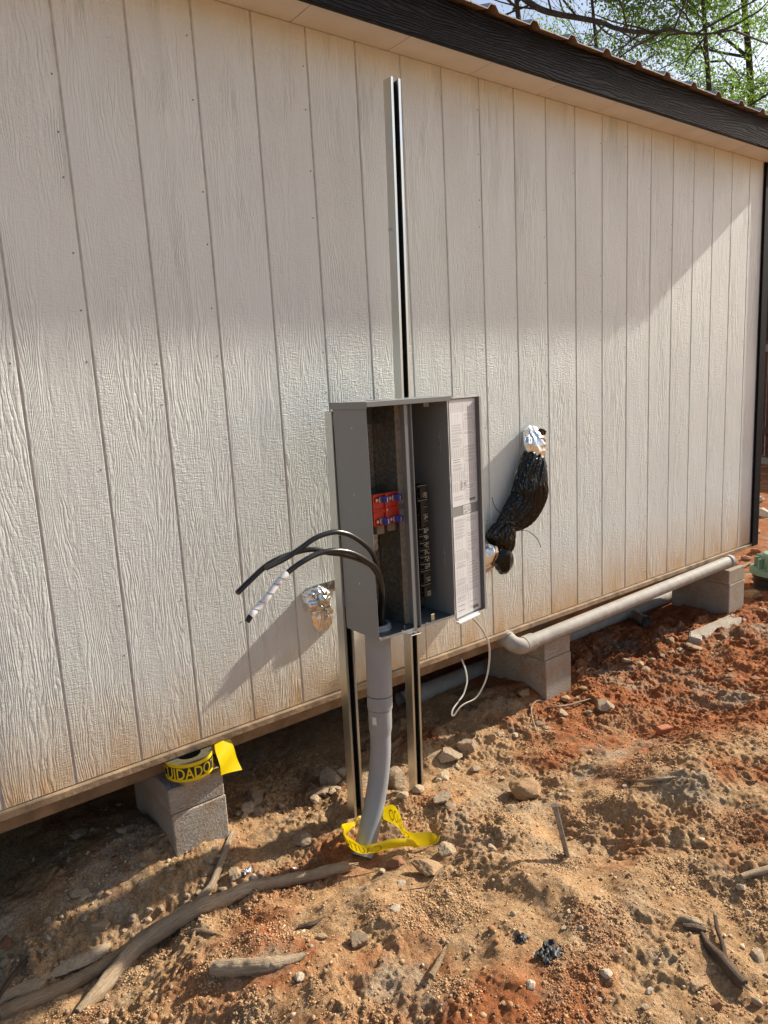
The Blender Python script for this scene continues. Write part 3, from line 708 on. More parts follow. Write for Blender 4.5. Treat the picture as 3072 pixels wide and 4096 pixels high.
# ------------------------------------------------------------------ conduit
cdt = thing('conduit', 'grey plastic conduit rising from the dirt into the panel bottom', 'conduit', (.64, -.33, -.45))
def cpt(a, b, y): return PY(*c4(a, b), y)
top = np.array([.752, -.300, PZ0-.001]); pA = cpt(661, 575, -.302); pB = cpt(663, 690, -.303); pC = cpt(667, 850, -.304); pC2 = cpt(668, 905, -.305)
MB().tube([top, top*.5+pA*.5, pA], .0445, 28).build('riser', M['pvcgrey'], cdt, smooth=True, angle=40)
MB().tube([pA+(pB-pA)*.02, pA*.9+pB*.1, pA*.15+pB*.85, pB-(pB-pA)*.02], [.0438, .0446, .0446, .0438], 28).build('coupling', M['pvcgrey'], cdt, smooth=True, angle=40)
MB().tube([pB+(pC-pB)*.015, pB*.6+pC*.4, pC, pC*.4+pC2*.6, pC2], [.0412, .0412, .0410, .0378, .0366], 28).build('bell', M['pvcgrey'], cdt, smooth=True, angle=40)
bend = catmull([pC2-(pC2-pC)*.02, cpt(668, 1050, -.307), cpt(658, 1200, -.31), cpt(640, 1350, -.315), cpt(614, 1500, -.322), cpt(583, 1650, -.332), cpt(550, 1790, -.345), cpt(520, 1920, -.36)], 5)
MB().tube(bend, .0365, 28).build('bend', M['pvcgrey'], cdt, smooth=True, angle=40)
MB().tube([pA+(pA-pB)*.03, pA+(pB-pA)*.02], .0452, 28, caps=False).build('joint_line', M['inkblack'], cdt)
MB().tube([pB-(pB-pA)*.02, pB+(pC-pB)*.012], .0420, 28, caps=False).build('joint_line', M['inkblack'], cdt)
cc = pB*.55+pC*.45; stv = []
for zz in (-.017, .017):
    for a in np.linspace(3.35, 3.75, 5): stv.append(cc+np.array([.0416*math.cos(a), .0416*math.sin(a), zz]))
MB().add(stv, [(i, i+1, 5+i+1, 5+i) for i in range(4)]).build('sticker', M['paper'], cdt)

# ------------------------------------------------------------------ service cables
R = .0080
A_ = [(1475,1160,-.31),(1490,1000,-.33),(1490,860,-.36),(1440,620,-.405),(1370,470,-.425),(1220,350,-.44),(1080,305,-.445),(960,320,-.445),(840,370,-.445),(700,470,-.445),(560,560,-.445),(390,645,-.45)]
B_ = [(1455,1160,-.30),(1472,1000,-.325),(1475,800,-.375),(1400,640,-.408),(1260,560,-.42),(1100,515,-.425),(980,500,-.425),(850,470,-.425),(740,480,-.425),(600,520,-.425),(480,570,-.43),(370,640,-.43),(240,760,-.435),(118,880,-.44)]
C_ = [(1485,1160,-.325),(1496,1000,-.345),(1495,850,-.39),(1440,660,-.425),(1320,560,-.445),(1180,495,-.455),(1020,480,-.46),(880,510,-.46),(760,570,-.465),(640,650,-.465),(540,740,-.47),(480,810,-.47),(400,920,-.475),(320,1010,-.475),(250,1090,-.48),(212,1150,-.48)]
def cable(P, label, rad=R):
    pts = [np.array([.752+dx, -.300, .20]) for dx in (0,)] + [PY(*c2(a, b), y) for a, b, y in P]
    pts = [pts[0], np.array([.752, -.30, .30])] + pts[1:]
    path = catmull(pts, 6); o = thing('service_cable', label, 'cable', tuple(path[0]), 'service cables')
    MB().tube(path, rad, 14, caps=False).build('jacket', M['cable'], o, smooth=True)
    e = path[-1]; d_ = e-path[-2]; d_ /= np.linalg.norm(d_)
    MB().tube([e-d_*.002, e+d_*.0008, e+d_*.0026], [rad*.97, rad*.88, rad*.75], 12).build('cut_end', M['cutend'], o)
    return o, path
cable(A_, 'black cable arching highest out of the panel, shortest of the three')
cable(B_, 'long bare black cable reaching farthest left out of the panel')
oc, pc = cable(C_, 'black cable out of the panel with white tape wrapped near its end')
seg = [p for p in pc[-34:-5]]
MB().tube(seg, [R*1.16+.0004*math.sin(i*1.3) for i in range(len(seg))], 14, caps=False).build('white_tape', M['whitetape'], oc, smooth=True)
sp = MB()
for k0 in range(3, 26, 5):
    c0, c1_ = seg[k0], seg[min(k0+2, len(seg)-1)]
    tt = c1_-c0; tt = tt/np.linalg.norm(tt); s0 = np.cross(tt, [0, -1, 0]); s0 /= np.linalg.norm(s0); s1 = np.cross(tt, s0)
    ring = [c0 + tt*.006*math.cos(a) + (s0*math.cos(a)+s1*math.sin(a))*R*1.20 for a in np.arange(0, 6.29, .35)]
    sp.tube(ring, .0007, 4)
sp.build('tape_edge', M['inkblack'], oc)

# ------------------------------------------------------------------ foil-wrapped outlet behind the left post
fo = thing('foil_cover', 'crumpled silver foil cover on the wall behind the short strut post', 'foil', (.70, -.02, .26))
def lump(cx, cz, hx, hz, dep, seed, sq=2.4, n=26, y0=-.0015):
    P = np.zeros((n, n, 3))
    for i in range(n):
        for j in range(n):
            a, b = 2*i/(n-1)-1, 2*j/(n-1)-1; rr = (abs(a)**sq+abs(b)**sq)**(1/sq); k = max(abs(a), abs(b))/(rr+1e-9)*1.0 if rr > 0 else 1
            x, z = a*k, b*k; e = max(0, 1-(abs(x)**sq+abs(z)**sq))**.5
            nz = float(fbm(np.array(x*2.2+seed), np.array(z*2.2), 1.0, 4, seed)); fold = abs(float(perlin(np.array(x*4+seed), np.array(z*3), seed+3)))
            P[i, j] = (cx+x*hx*(1+.10*nz), y0-dep*e*(1+.16*nz-.20*fold), cz+z*hz*(1+.10*nz))
    return P
MB().grid(lump(.692, .385, .060, .046, .046, 3), flip=False).build('foil_bulge', M['foil'], fo, smooth=True)
MB().grid(lump(.718, .312, .046, .064, .022, 8)).build('foil_skirt', M['foil'], fo, smooth=True)
MB().add([(.628, -.003, .395), (.80, -.003, .395), (.80, -.003, .440), (.655, -.003, .432), (.636, -.003, .42)], [(0, 1, 2, 3, 4)]).build('foil_backing', M['foil'], fo, solid=.002)

# ------------------------------------------------------------------ bagged bundle
bag = thing('bagged_cable_bundle', 'black plastic bag tied over a wall fitting, taped with silver foil', 'bag', (1.70, -.05, .29))
def sack(keys, name, mat, n=44, folds=9, amp=.10, seed=1, sub=10):
    K = catmull([np.array(k) for k in keys], sub); N = len(K); P = np.zeros((N, n+1, 3))
    for i, k in enumerate(K):
        k2 = K[min(i+1, N-1)]; k0 = K[max(i-1, 0)]; tx, tz = k2[0]-k0[0], k2[2]-k0[2]; L = math.hypot(tx, tz)+1e-9; tx /= L; tz /= L
        px_, pz_ = -tz, tx
        for j in range(n+1):
            a = 2*math.pi*(j % n)/n
            f = 1 + amp*1.5*(1-1.7*abs(math.sin(.5*folds*a + 1.4*math.sin(i*.11+seed) + i*.03)))*min(1, .4+abs(math.sin(a))) + .22*amp/.1*.35*float(perlin(np.array(math.cos(a)*1.6+seed), np.array(math.sin(a)*1.6+i*.09), seed))
            w_, dpt = k[3]*f*math.cos(a), k[4]*f*math.sin(a)
            P[i, j] = (k[0]+px_*w_, min(k[1]-dpt, -.003), k[2]+pz_*w_)
    return MB().grid(P).build(name, mat, bag, smooth=True)
sack([(1.868, -.05, .805, .050, .040), (1.852, -.058, .765, .066, .048), (1.832, -.062, .70, .084, .052), (1.815, -.064, .64, .096, .055), (1.785, -.062, .585, .092, .050), (1.72, -.058, .545, .078, .044), (1.672, -.055, .520, .050, .036), (1.655, -.056, .495, .060, .038), (1.630, -.058, .455, .082, .042), (1.615, -.055, .430, .080, .040), (1.606, -.05, .418, .055, .02)], 'bag', M['bag'], 110, 13, .062, 2)
sack([(1.640, -.058, .425, .030, .022), (1.640, -.062, .385, .046, .03), (1.638, -.062, .345, .050, .032), (1.628, -.060, .312, .034, .024), (1.620, -.058, .296, .006, .006)], 'bag_tail', M['bag'], 36, 5, .06, 9)
sack([(1.892, -.02, .925, .022, .02), (1.878, -.035, .895, .052, .036), (1.868, -.045, .855, .062, .046), (1.872, -.05, .82, .055, .043), (1.866, -.05, .79, .052, .042)], 'foil_collar', M['foil'], 40, 7, .07, 5)
sack([(1.575, -.045, .435, .030, .03), (1.562, -.045, .405, .050, .038), (1.535, -.038, .370, .055, .036), (1.505, -.03, .345, .040, .028), (1.485, -.02, .335, .02, .015)], 'foil_cuff', M['foil'], 40, 6, .08, 6)
MB().add([tuple(PY(*c3(a, b), -.075)) for a, b in ((965, 330), (1000, 312), (1035, 322), (1062, 345), (1052, 385), (1015, 392), (995, 365))], [tuple(range(6, -1, -1))]).build('torn_scrap', M['bag'], bag, solid=.002)
MB().add([tuple(PY(*c3(a, b), -.086)) for a, b in ((1005, 410), (1040, 415), (1062, 445), (1050, 465), (1010, 450))], [tuple(range(4, -1, -1))]).build('copper_patch', simple('copper_tape', (.52, .22, .10), .4, .5), bag, solid=.001)
tie = MB()
for P in (((463,1075),(480,1140),(500,1190),(545,1240),(600,1280),(680,1330),(770,1370)), ((560,1350),(650,1345),(720,1380),(770,1440),(860,1450),(960,1530),(1005,1625))):
    tie.tube(catmull([PY(*c3(a, b), -.10) for a, b in P], 4), .0016, 6)
tie.build('tie_string', M['bag'], bag)

# ------------------------------------------------------------------ tape roll on the left pier
rl = thing('caution_tape_roll', 'yellow roll of caution tape reading CUIDADO on the left concrete pier', 'tape roll', (.152, -.002, -.094))
rc = (.152, -.002, -.0935); RR, RH = .079, .062
MB().lathe([(RR, 0), (RR, RH)], rc, 64).build('tape_wrap', M['yellowroll'], rl, smooth=True)
MB().lathe([(.042, 0), (RR-.0004, 0), (RR-.0004, RH-.0008), (.042, RH-.0008)], rc, 48, close=True).build('roll_core', M['rollside'], rl)
def cyl(s, z, off): a = -math.pi/2 + s/RR; return (rc[0]+(RR+off)*math.cos(a), rc[1]+(RR+off)*math.sin(a), rc[2]+z)
band = MB(); ss = np.linspace(-.16, .066, 44)
P0 = [[cyl(s+(.0 if k == 0 else .012*max(0, (s+.0)/.062)), RH*(.16 if k == 0 else .80), .0006) for s in ss] for k in (0, 1)]
band.grid(P0, 0, True)
band.build('print_band', M['inkblack'], rl)
V, F = text_mesh('CUIDADO', .052, .0008); wv = max(p[0] for p in V); hv = max(p[1] for p in V)
lw = .190; le = MB(); 
bmx = bmesh.new(); vs_ = [bmx.verts.new(p) for p in V]
for f in F:
    try: bmx.faces.new([vs_[i] for i in f])
    except ValueError: pass
for _ in range(2): bmesh.ops.subdivide_edges(bmx, edges=[e for e in bmx.edges if e.calc_length() > .012], cuts=2, use_grid_fill=True)
bmesh.ops.triangulate(bmx, faces=bmx.faces); bmx.verts.index_update()
le.add([cyl(-.142+v.co.x*lw/wv, RH*.17+v.co.y*RH*.62/hv, .0016) for v in bmx.verts], [tuple(v.index for v in f.verts) for f in bmx.faces]); bmx.free()
le.build('lettering', M['yellowroll'], rl)
V, F = text_mesh('Empire', .011); le = MB().add([cyl(.052+p[0]*.4, RH*.62+p[1], .0016) for p in V], F); le.build('small_lettering', M['yellowroll'], rl)
fa = [PY(*cb(950, 372), -.045), PY(*cb(1080, 322), .0), PY(*cb(1175, 575), -.02), PY(*cb(1010, 630), -.06)]
fg = [[(np.array(fa[0])*(1-i/8)+np.array(fa[3])*i/8)*(1-j/6)+(np.array(fa[1])*(1-i/8)+np.array(fa[2])*i/8)*j/6 + np.array([0, .006*math.sin(i*.9+j*.5), 0]) for j in range(7)] for i in range(9)]
MB().grid(fg).build('loose_end', M['yellow'], rl, smooth=True)

# ------------------------------------------------------------------ tape loop round the conduit foot
def ribbon(rows, n=7):
    Tt = catmull([PY(*c4(*a), y) for a, b, y in rows], n); Bt = catmull([PY(*c4(*b), y-.004) for a, b, y in rows], n); out = []
    for p, q in zip(Tt, Bt):
        row = []
        for k in range(6):
            r = p*(1-k/5)+q*k/5; r = r+np.array([0, -.004*math.sin(math.pi*k/5), 0]); g = float(hground(r[0], r[1]))+.003+.001*(5-k); row.append(np.array([r[0], r[1], max(r[2], g)]))
        out.append(row)
    return np.array(out)
tl = thing('caution_tape', 'yellow caution tape looped loosely around the conduit foot', 'tape', (.66, -.36, -.41))
rb1 = ribbon([((505,1620),(505,1700),-.225),((440,1635),(450,1760),-.235),((348,1655),(362,1750),-.265),((352,1715),(400,1835),-.33),((440,1780),(480,1890),-.385),((520,1828),(560,1897),-.41),((640,1808),(650,1882),-.425),((760,1775),(770,1852),-.44),((900,1775),(900,1835),-.455),((985,1805),(972,1855),-.47)])
rb2 = ribbon([((675,1560),(690,1610),-.33),((700,1508),(735,1632),-.345),((775,1494),(800,1665),-.37),((832,1575),(828,1700),-.40),((862,1685),(880,1765),-.43),((945,1722),(950,1805),-.46),((1065,1714),(1045,1850),-.49),((1140,1760),(1115,1890),-.505),((1170,1872),(1140,1892),-.51)])
MB().grid(rb1).build('ribbon', M['yellow'], tl, smooth=True); MB().grid(rb2).build('ribbon', M['yellow'], tl, smooth=True)
def on_ribbon(rb, txt, s0, s1, v0, v1, mirror, off=-.0022):
    V, F = text_mesh(txt, 1.0); wv = max(p[0] for p in V); hv = max(p[1] for p in V); a, b = rb.shape[:2]; out = []
    for p in V:
        fx = p[0]/wv; fx = 1-fx if mirror else fx; sI = (s0+(s1-s0)*fx)*(a-1); vI = (v1-(v1-v0)*p[1]/hv)*(b-1)
        i, j = min(int(sI), a-2), min(int(vI), b-2); u_, w_ = sI-i, vI-j
        q = (rb[i, j]*(1-w_)+rb[i, j+1]*w_)*(1-u_)+(rb[i+1, j]*(1-w_)+rb[i+1, j+1]*w_)*u_
        e1 = rb[i+1, j]-rb[i, j]; e2 = rb[i, j+1]-rb[i, j]; nn = np.cross(e1, e2); nn /= np.linalg.norm(nn)+1e-9
        if np.dot(nn, CP-q) < 0: nn = -nn
        out.append(q+nn*.0022)
    MB().add(out, F).build('lettering', M['darkyellow'], tl)
on_ribbon(rb1, 'CAUTION', .22, .70, .22, .80, True)
on_ribbon(rb2, 'CUIDADO', .16, .56, .2, .8, True)

# ------------------------------------------------------------------ drain pipes
dp_ = thing('drain_pipe', 'long white plastic drain pipe running along under the shed edge', 'pipe', (2.7, -.045, -.07))
pa, pb = np.array([1.80, -.048, -.078]), np.array([3.66, -.048, -.046])
MB().tube([pa, pb], .0335, 24).build('pipe', M['pvcwhite'], dp_, smooth=True, angle=40)
MB().tube([pa+(pa-pb)*.016, pa+(pb-pa)*.018], .0400, 24).build('coupling', M['pvcwhite'], dp_, smooth=True, angle=40)
MB().tube([pb+(pa-pb)*.004, pb+(pb-pa)*.012], .0390, 24).build('end_cap', M['pvcwhite'], dp_, smooth=True, angle=40)
el = catmull([pa+(pa-pb)*.010, pa+np.array([-.050, .000, .000]), pa+np.array([-.080, .018, .014]), pa+np.array([-.088, .045, .032])], 6)
MB().tube(el, [.0380]*len(el), 22).build('elbow', M['pvcwhite'], dp_, smooth=True, angle=40)
e2_ = pa+np.array([-.088, .045, .032]); MB().tube([e2_+np.array([0, -.004, -.003]), e2_+np.array([-.003, .05, .02])], .0410, 22).build('elbow_hub', M['pvcwhite'], dp_, smooth=True, angle=40)
up = thing('drain_pipe', 'grey-white plastic pipe lying on the dirt underneath the shed', 'pipe', (2.6, .45, -.43))
MB().tube([(1.42, .455, -.412), (3.95, .43, -.395)], .046, 24, caps=False).tube([(1.42, .455, -.412), (3.95, .43, -.395)], .041, 24, caps=False).build('pipe', M['pvcwhite'], up, smooth=True)
ft = thing('pipe_fitting', 'loose white pipe elbow lying on the dirt under the shed', 'pipe fitting', (3.2, .22, -.42))
f0 = G(*cm(1025, 345)); f1 = G(*cm(1068, 372)); f0 = f0+np.array([0, 0, .035]); f1 = f1+np.array([0, 0, .036])
dd = (f1-f0)/np.linalg.norm(f1-f0)
MB().tube([f0-dd*.06+np.array([-.03, 0, .0]), f0-dd*.03, f0, f1], [.030, .031, .031, .031], 20, caps=False).tube([f1-dd*.03, f1], .036, 20, caps=False).tube([f1, f1-dd*.05], .027, 20, caps=False).build('body', M['pvcwhite'], ft, smooth=True)

# ------------------------------------------------------------------ white cable dangling by the panel
ww = thing('white_cable', 'flat off-white cable dangling in a loop below the panel door', 'cable', (1.40, -.08, -.26))
wp = catmull([PY(*cm(a, b), y) for a, b, y in ((165,295,-.16),(205,310,-.15),(245,345,-.13),(280,390,-.10),(304,440,-.09),(312,490,-.085),(308,560,-.08),(295,625,-.08),(270,680,-.08),(240,720,-.08),(195,742,-.08),(165,765,-.08),(140,800,-.08),(130,795,-.078),(135,770,-.07),(160,735,-.06),(185,700,-.05),(198,660,-.04),(203,630,-.03),(196,580,-.01),(176,525,.02))], 5)
MB().tube([p+np.array([.0022, 0, 0]) for p in wp], .0027, 8).build('conductor', M['wirewhite'], ww, smooth=True)
MB().tube([p+np.array([-.0022, 0, .0004]) for p in wp], .0027, 8).build('conductor', M['wirewhite'], ww, smooth=True)
for k, (a, b) in enumerate((((172, 768), (225, 790)), ((215, 755), (258, 775)))):
    p, q = G(*cm(*a)), G(*cm(*b)); o = thing('metal_peg', ('nearer' if k == 0 else 'farther') + ' of two short dark pegs lying under the white cable loop', 'peg', tuple(p), 'pegs under the cable')
    MB().tube([p+[0, 0, .008], q+[0, 0, .010]], .006, 8).build('shaft', M['rod'], o, smooth=True, angle=40)

# ------------------------------------------------------------------ ground rod
gr = G(*cg(815, 462)); topd = PY(*cg(759, 236), gr[1]+.015)
o = thing('ground_rod', 'bare steel rod driven at a slant into the dirt mound', 'rod', tuple(gr))
dv = topd-gr; MB().tube([gr-dv*.35, topd-dv*.02, topd], [.0085, .0085, .0078], 14).build('shaft', M['rod'], o, smooth=True, angle=40)
MB().tube([topd-dv*.035, topd-dv*.01, topd+dv*.012], [.0086, .0104, .0098], 14).build('mushroomed_head', M['rod'], o, smooth=True, angle=40)

# ------------------------------------------------------------------ logs and sticks
def log(name, label, cat, px, rad, mat, lift=.55, n=14, seed=1, group=None, sub=6, broken=True, hgt=None):
    K = []
    for i, (a, b) in enumerate(px):
        g = G(a, b); K.append(np.array([g[0], g[1], float(hground(g[0], g[1]))*.35+g[2]*.65 + rad[i]*lift + (hgt[i] if hgt else 0), rad[i]]))
    C = catmull(K, sub); o = thing(name, label, cat, tuple(C[len(C)//2][:3]), group)
    def jit(i, k):
        a = 2*math.pi*k/n
        return 1+.09*float(perlin(np.array(math.cos(a)*1.3+seed), np.array(math.sin(a)*1.3+i*.22), seed))+.06*float(perlin(np.array(math.cos(a)*4+seed), np.array(math.sin(a)*4+i*.5), seed+4))+.025*random.uniform(-1, 1)
    ob = MB().tube([c[:3]+np.array([0, 0, 0]) for c in C], [c[3]*(1+.025*math.sin(i*.7+seed)) for i, c in enumerate(C)], n, True, 0, jit).build('stem', mat, o, smooth=True, angle=50)
    gr_ = np.zeros((len(ob.data.vertices), 3), np.float32); s_ = 0.0
    for i, c in enumerate(C):
        if i: s_ += float(np.linalg.norm(c[:3]-C[i-1][:3]))
        for k in range(n):
            a = 2*math.pi*k/n; gr_[i*n+k] = (math.cos(a)+seed, math.sin(a), s_)
    ob.data.attributes.new('grain', 'FLOAT_VECTOR', 'POINT').data.foreach_set('vector', gr_.ravel())
    if max(rad) > 9:
        kb = MB()
        for q in range(3):
            c = C[random.randint(4, len(C)-5)] if len(C) > 10 else C[len(C)//2]; dd_ = np.array([random.uniform(-.4, .4), -random.uniform(.3, 1), random.uniform(.3, 1)]); dd_ /= np.linalg.norm(dd_)
            kb.tube([c[:3]+dd_*c[3]*.6, c[:3]+dd_*c[3]*1.08, c[:3]+dd_*c[3]*1.28], [c[3]*.48, c[3]*.34, c[3]*.20], 8)
        tag(kb.build('knots', mat, o, smooth=True), kind='stuff')
    if broken:
        e, f = C[-1], C[-3]; d_ = e[:3]-f[:3]; d_ /= np.linalg.norm(d_)+1e-9; sb = MB()
        for k in range(6):
            off = np.array([random.uniform(-.6, .6), random.uniform(-.6, .6), random.uniform(-.5, .6)])*e[3]
            sb.tube([e[:3]+off*.9-d_*.01, e[:3]+off+d_*random.uniform(.008, .03)], [e[3]*.32, e[3]*.08], 5)
        sb.build('splinters', M['bark2'], o)
    return o, C
L1 = [(345,850),(430,762),(520,665),(605,565),(705,488),(800,430),(900,380),(1000,335),(1085,302),(1200,278),(1350,248),(1480,212),(1545,192)]
log('fallen_branch', 'longest bent bare branch lying diagonally across the dirt mound', 'branch', [cl(*p) for p in L1], [.012,.020,.024,.026,.027,.026,.024,.0225,.021,.020,.019,.018,.016], M['bark'], .7, 24, 3, sub=10)
L2 = [(10,838),(110,805),(200,768),(310,712),(410,655),(500,600),(570,560),(660,480),(750,410),(850,345)]
log('fallen_branch', 'straight tan branch lying beside the longest branch at lower left', 'branch', [cl(*p) for p in L2], [.018,.0195,.020,.020,.020,.019,.018,.017,.015,.012], M['bark2'], .35, 22, 5, sub=10)
log('broken_stick', 'dark stick leaning on the dirt bank in front of the left concrete pier', 'stick', [cl(*p) for p in ((842,365),(880,335),(930,280),(968,200),(1002,115),(1030,45))], [.008,.011,.012,.0115,.011,.010], M['bark'], .9, 12, 7)
log('log_stub', 'short thick grey log stub lying on the tan mound', 'log', [cl(*p) for p in ((945,662),(1000,660),(1080,655),(1160,650),(1210,640),(1280,618),(1350,590))], [.019,.0215,.021,.020,.019,.014,.009], M['bark'], .75, 22, 9, sub=10)
log('forked_branch', 'stout grey forked branch lying at the right edge of the mound', 'branch', [cg(*p) for p in ((1380,782),(1410,840),(1455,890),(1505,955),(1555,1005))], [.007,.011,.0145,.0155,.0150], M['barkdark'], .8, 12, 11)
log('twig', 'thin upright side twig rising from the forked branch at right', 'twig', [cg(*p) for p in ((1478,885),(1465,820),(1445,760),(1436,700))], [.0065,.006,.0055,.005], M['barkdark'], 1.0, 8, 12)
log('broken_stick', 'short pale broken stick at the bottom centre of the dirt', 'stick', [cg(*p) for p in ((235,955),(262,905),(290,850))], [.0085,.0075,.0055], M['bark2'], .9, 9, 13)
log('branch_stub', 'grey branch poking in from the right edge beside a white stone', 'branch', [cg(*p) for p in ((1545,545),(1600,528),(1700,505))], [.008,.010,.011], M['bark'], .8, 10, 14)
log('broken_stick', 'thin dark stick at the lower left edge of the picture', 'stick', [cl(*p) for p in ((-20,800),(40,728),(90,660),(132,612))], [.0075,.0075,.007,.0055], M['barkdark'], .9, 8, 15, hgt=(.0, .012, .014, .01))
log('bark_strip', 'dark splintered bark strip on the mound left of the black plastic scrap', 'bark', [cl(*p) for p in ((1320,462),(1380,448),(1450,415))], [.007,.008,.004], M['barkdark'], .8, 7, 16)
log('twig', 'short grey twig half sunk in the mound above the log stub', 'twig', [cl(*p) for p in ((1175,445),(1225,428),(1280,412))], [.004,.005,.003], M['bark'], .7, 7, 17)
log('wood_chip', 'splintered wood chip lying under the longest branch', 'wood scrap', [cl(*p) for p in ((820,490),(890,482),(960,488))], [.006,.009,.004], M['bark2'], .7, 7, 18)
log('bark_slab', 'curled bark slab beside the forked branch at right', 'bark', [cg(*p) for p in ((1285,715),(1330,730),(1370,735))], [.010,.013,.010], M['bark'], .5, 8, 19)
log('bark_slab', 'flat dark bark slab just below the curled one at right', 'bark', [cg(*p) for p in ((1300,752),(1350,758),(1392,758))], [.008,.011,.007], M['barkdark'], .5, 8, 20)
log('root', 'long thin root lying across the top of the right mound', 'root', [cg(*p) for p in ((1040,118),(1100,128),(1200,126),(1330,118))], [.004,.0055,.006,.005], M['bark'], .6, 7, 21)
log('root', 'curved bent root on the dirt in front of the middle pier', 'root', [cm(*p) for p in ((540,880),(520,820),(515,765),(540,732),(580,730))], [.0035,.0045,.0045,.004,.003], M['bark'], 1.0, 7, 22)
log('twig', 'long grey twig lying in front of the middle pier', 'twig', [cm(*p) for p in ((590,760),(680,750),(760,730),(830,718))], [.004,.0055,.005,.003], M['bark'], .8, 7, 23)
log('root', 'wiry pale root trailing from the flat tan rock', 'root', [cg(*p) for p in ((380,452),(320,468),(270,515),(225,570),(140,592))], [.0018,.0025,.0028,.0025,.0015], M['bark2'], 1.2, 6, 24)
log('twig', 'small chip of grey wood beside the tall strut post foot', 'twig', [c4(*p) for p in ((1055,1125),(1120,1095),(1190,1062))], [.006,.010,.008], M['bark'], .7, 8, 25)
log('twig', 'thin stick behind the short strut post foot', 'twig', [c4(*p) for p in ((90,1320),(150,1370),(225,1420))], [.005,.006,.005], M['bark'], .8, 7, 26)
log('root', 'dry root running beside the far concrete pier', 'root', [cm(*p) for p in ((1530,90),(1560,76),(1582,72))], [.010,.012,.010], M['bark'], .8, 8, 27)

# ------------------------------------------------------------------ stones
def rock_mesh(seed, sub=2, planes=13, flat=.66):
    r_ = random.Random(seed); bm = bmesh.new(); bmesh.ops.create_icosphere(bm, subdivisions=sub, radius=1)
    pl = []
    for _ in range(planes):
        v = Vector((r_.gauss(0, 1), r_.gauss(0, 1), r_.gauss(0, 1))).normalized(); pl.append((v, r_.uniform(.50, .92)))
    for v in bm.verts:
        d_ = v.co.normalized(); k = 1.05
        for n_, o_ in pl:
            c_ = d_.dot(n_)
            if c_ > .05: k = min(k, o_/c_)
        k *= 1+.07*float(perlin(np.array(d_.x*3+seed), np.array(d_.y*3+d_.z*2), seed))+(.05*float(perlin(np.array(d_.x*9+seed), np.array(d_.y*9+d_.z*7), seed+5)) if sub > 2 else 0)
        v.co = Vector((d_.x*k, d_.y*k, d_.z*k*flat))
    me = bpy.data.meshes.new('stone'); bm.to_mesh(me); bm.free()
    me.polygons.foreach_set('use_smooth', [True]*len(me.polygons)); me.set_sharp_from_angle(angle=math.radians(20)); return me
ROCKM = {}
def rock(u, v, wpx, hpx, mat, label=None, group=None, name='stone', sink=.36):
    key = (mat, random.randint(0, 5))
    big = wpx > 70
    if big: key = (mat, u, v)
    if key not in ROCKM:
        me = rock_mesh(hash((round(u), key[1] if not big else round(v))) % 9973, 4 if big else 2, 15 if big else 11); me.materials.append(M[mat]); ROCKM[key] = me
    g = G(u, v+hpx*.38); dist = np.dot(g-CP, _fw); s = .5*wpx*dist/FPX; hz = min(1.25, max(.5, hpx/wpx*1.15))
    o = link(name, ROCKM[key]); o.scale = (s*1.02, s*random.uniform(.8, 1.0), s*hz)
    o.rotation_euler = (random.uniform(-.25, .25), random.uniform(-.25, .25), random.uniform(0, 6.28))
    zz = float(hground(g[0], g[1])); o.location = (g[0], g[1]+s*.25, zz + s*hz*.75*(1-2*sink))
    tag(o, label or 'small loose stone lying among the dirt crumbs', 'stone', group or 'loose stones on the dirt'); return o
P_, T_, Gy, Br, Wh = 'rock_pale', 'rock_tan', 'rock_grey', 'rock_brown', 'rock_white'
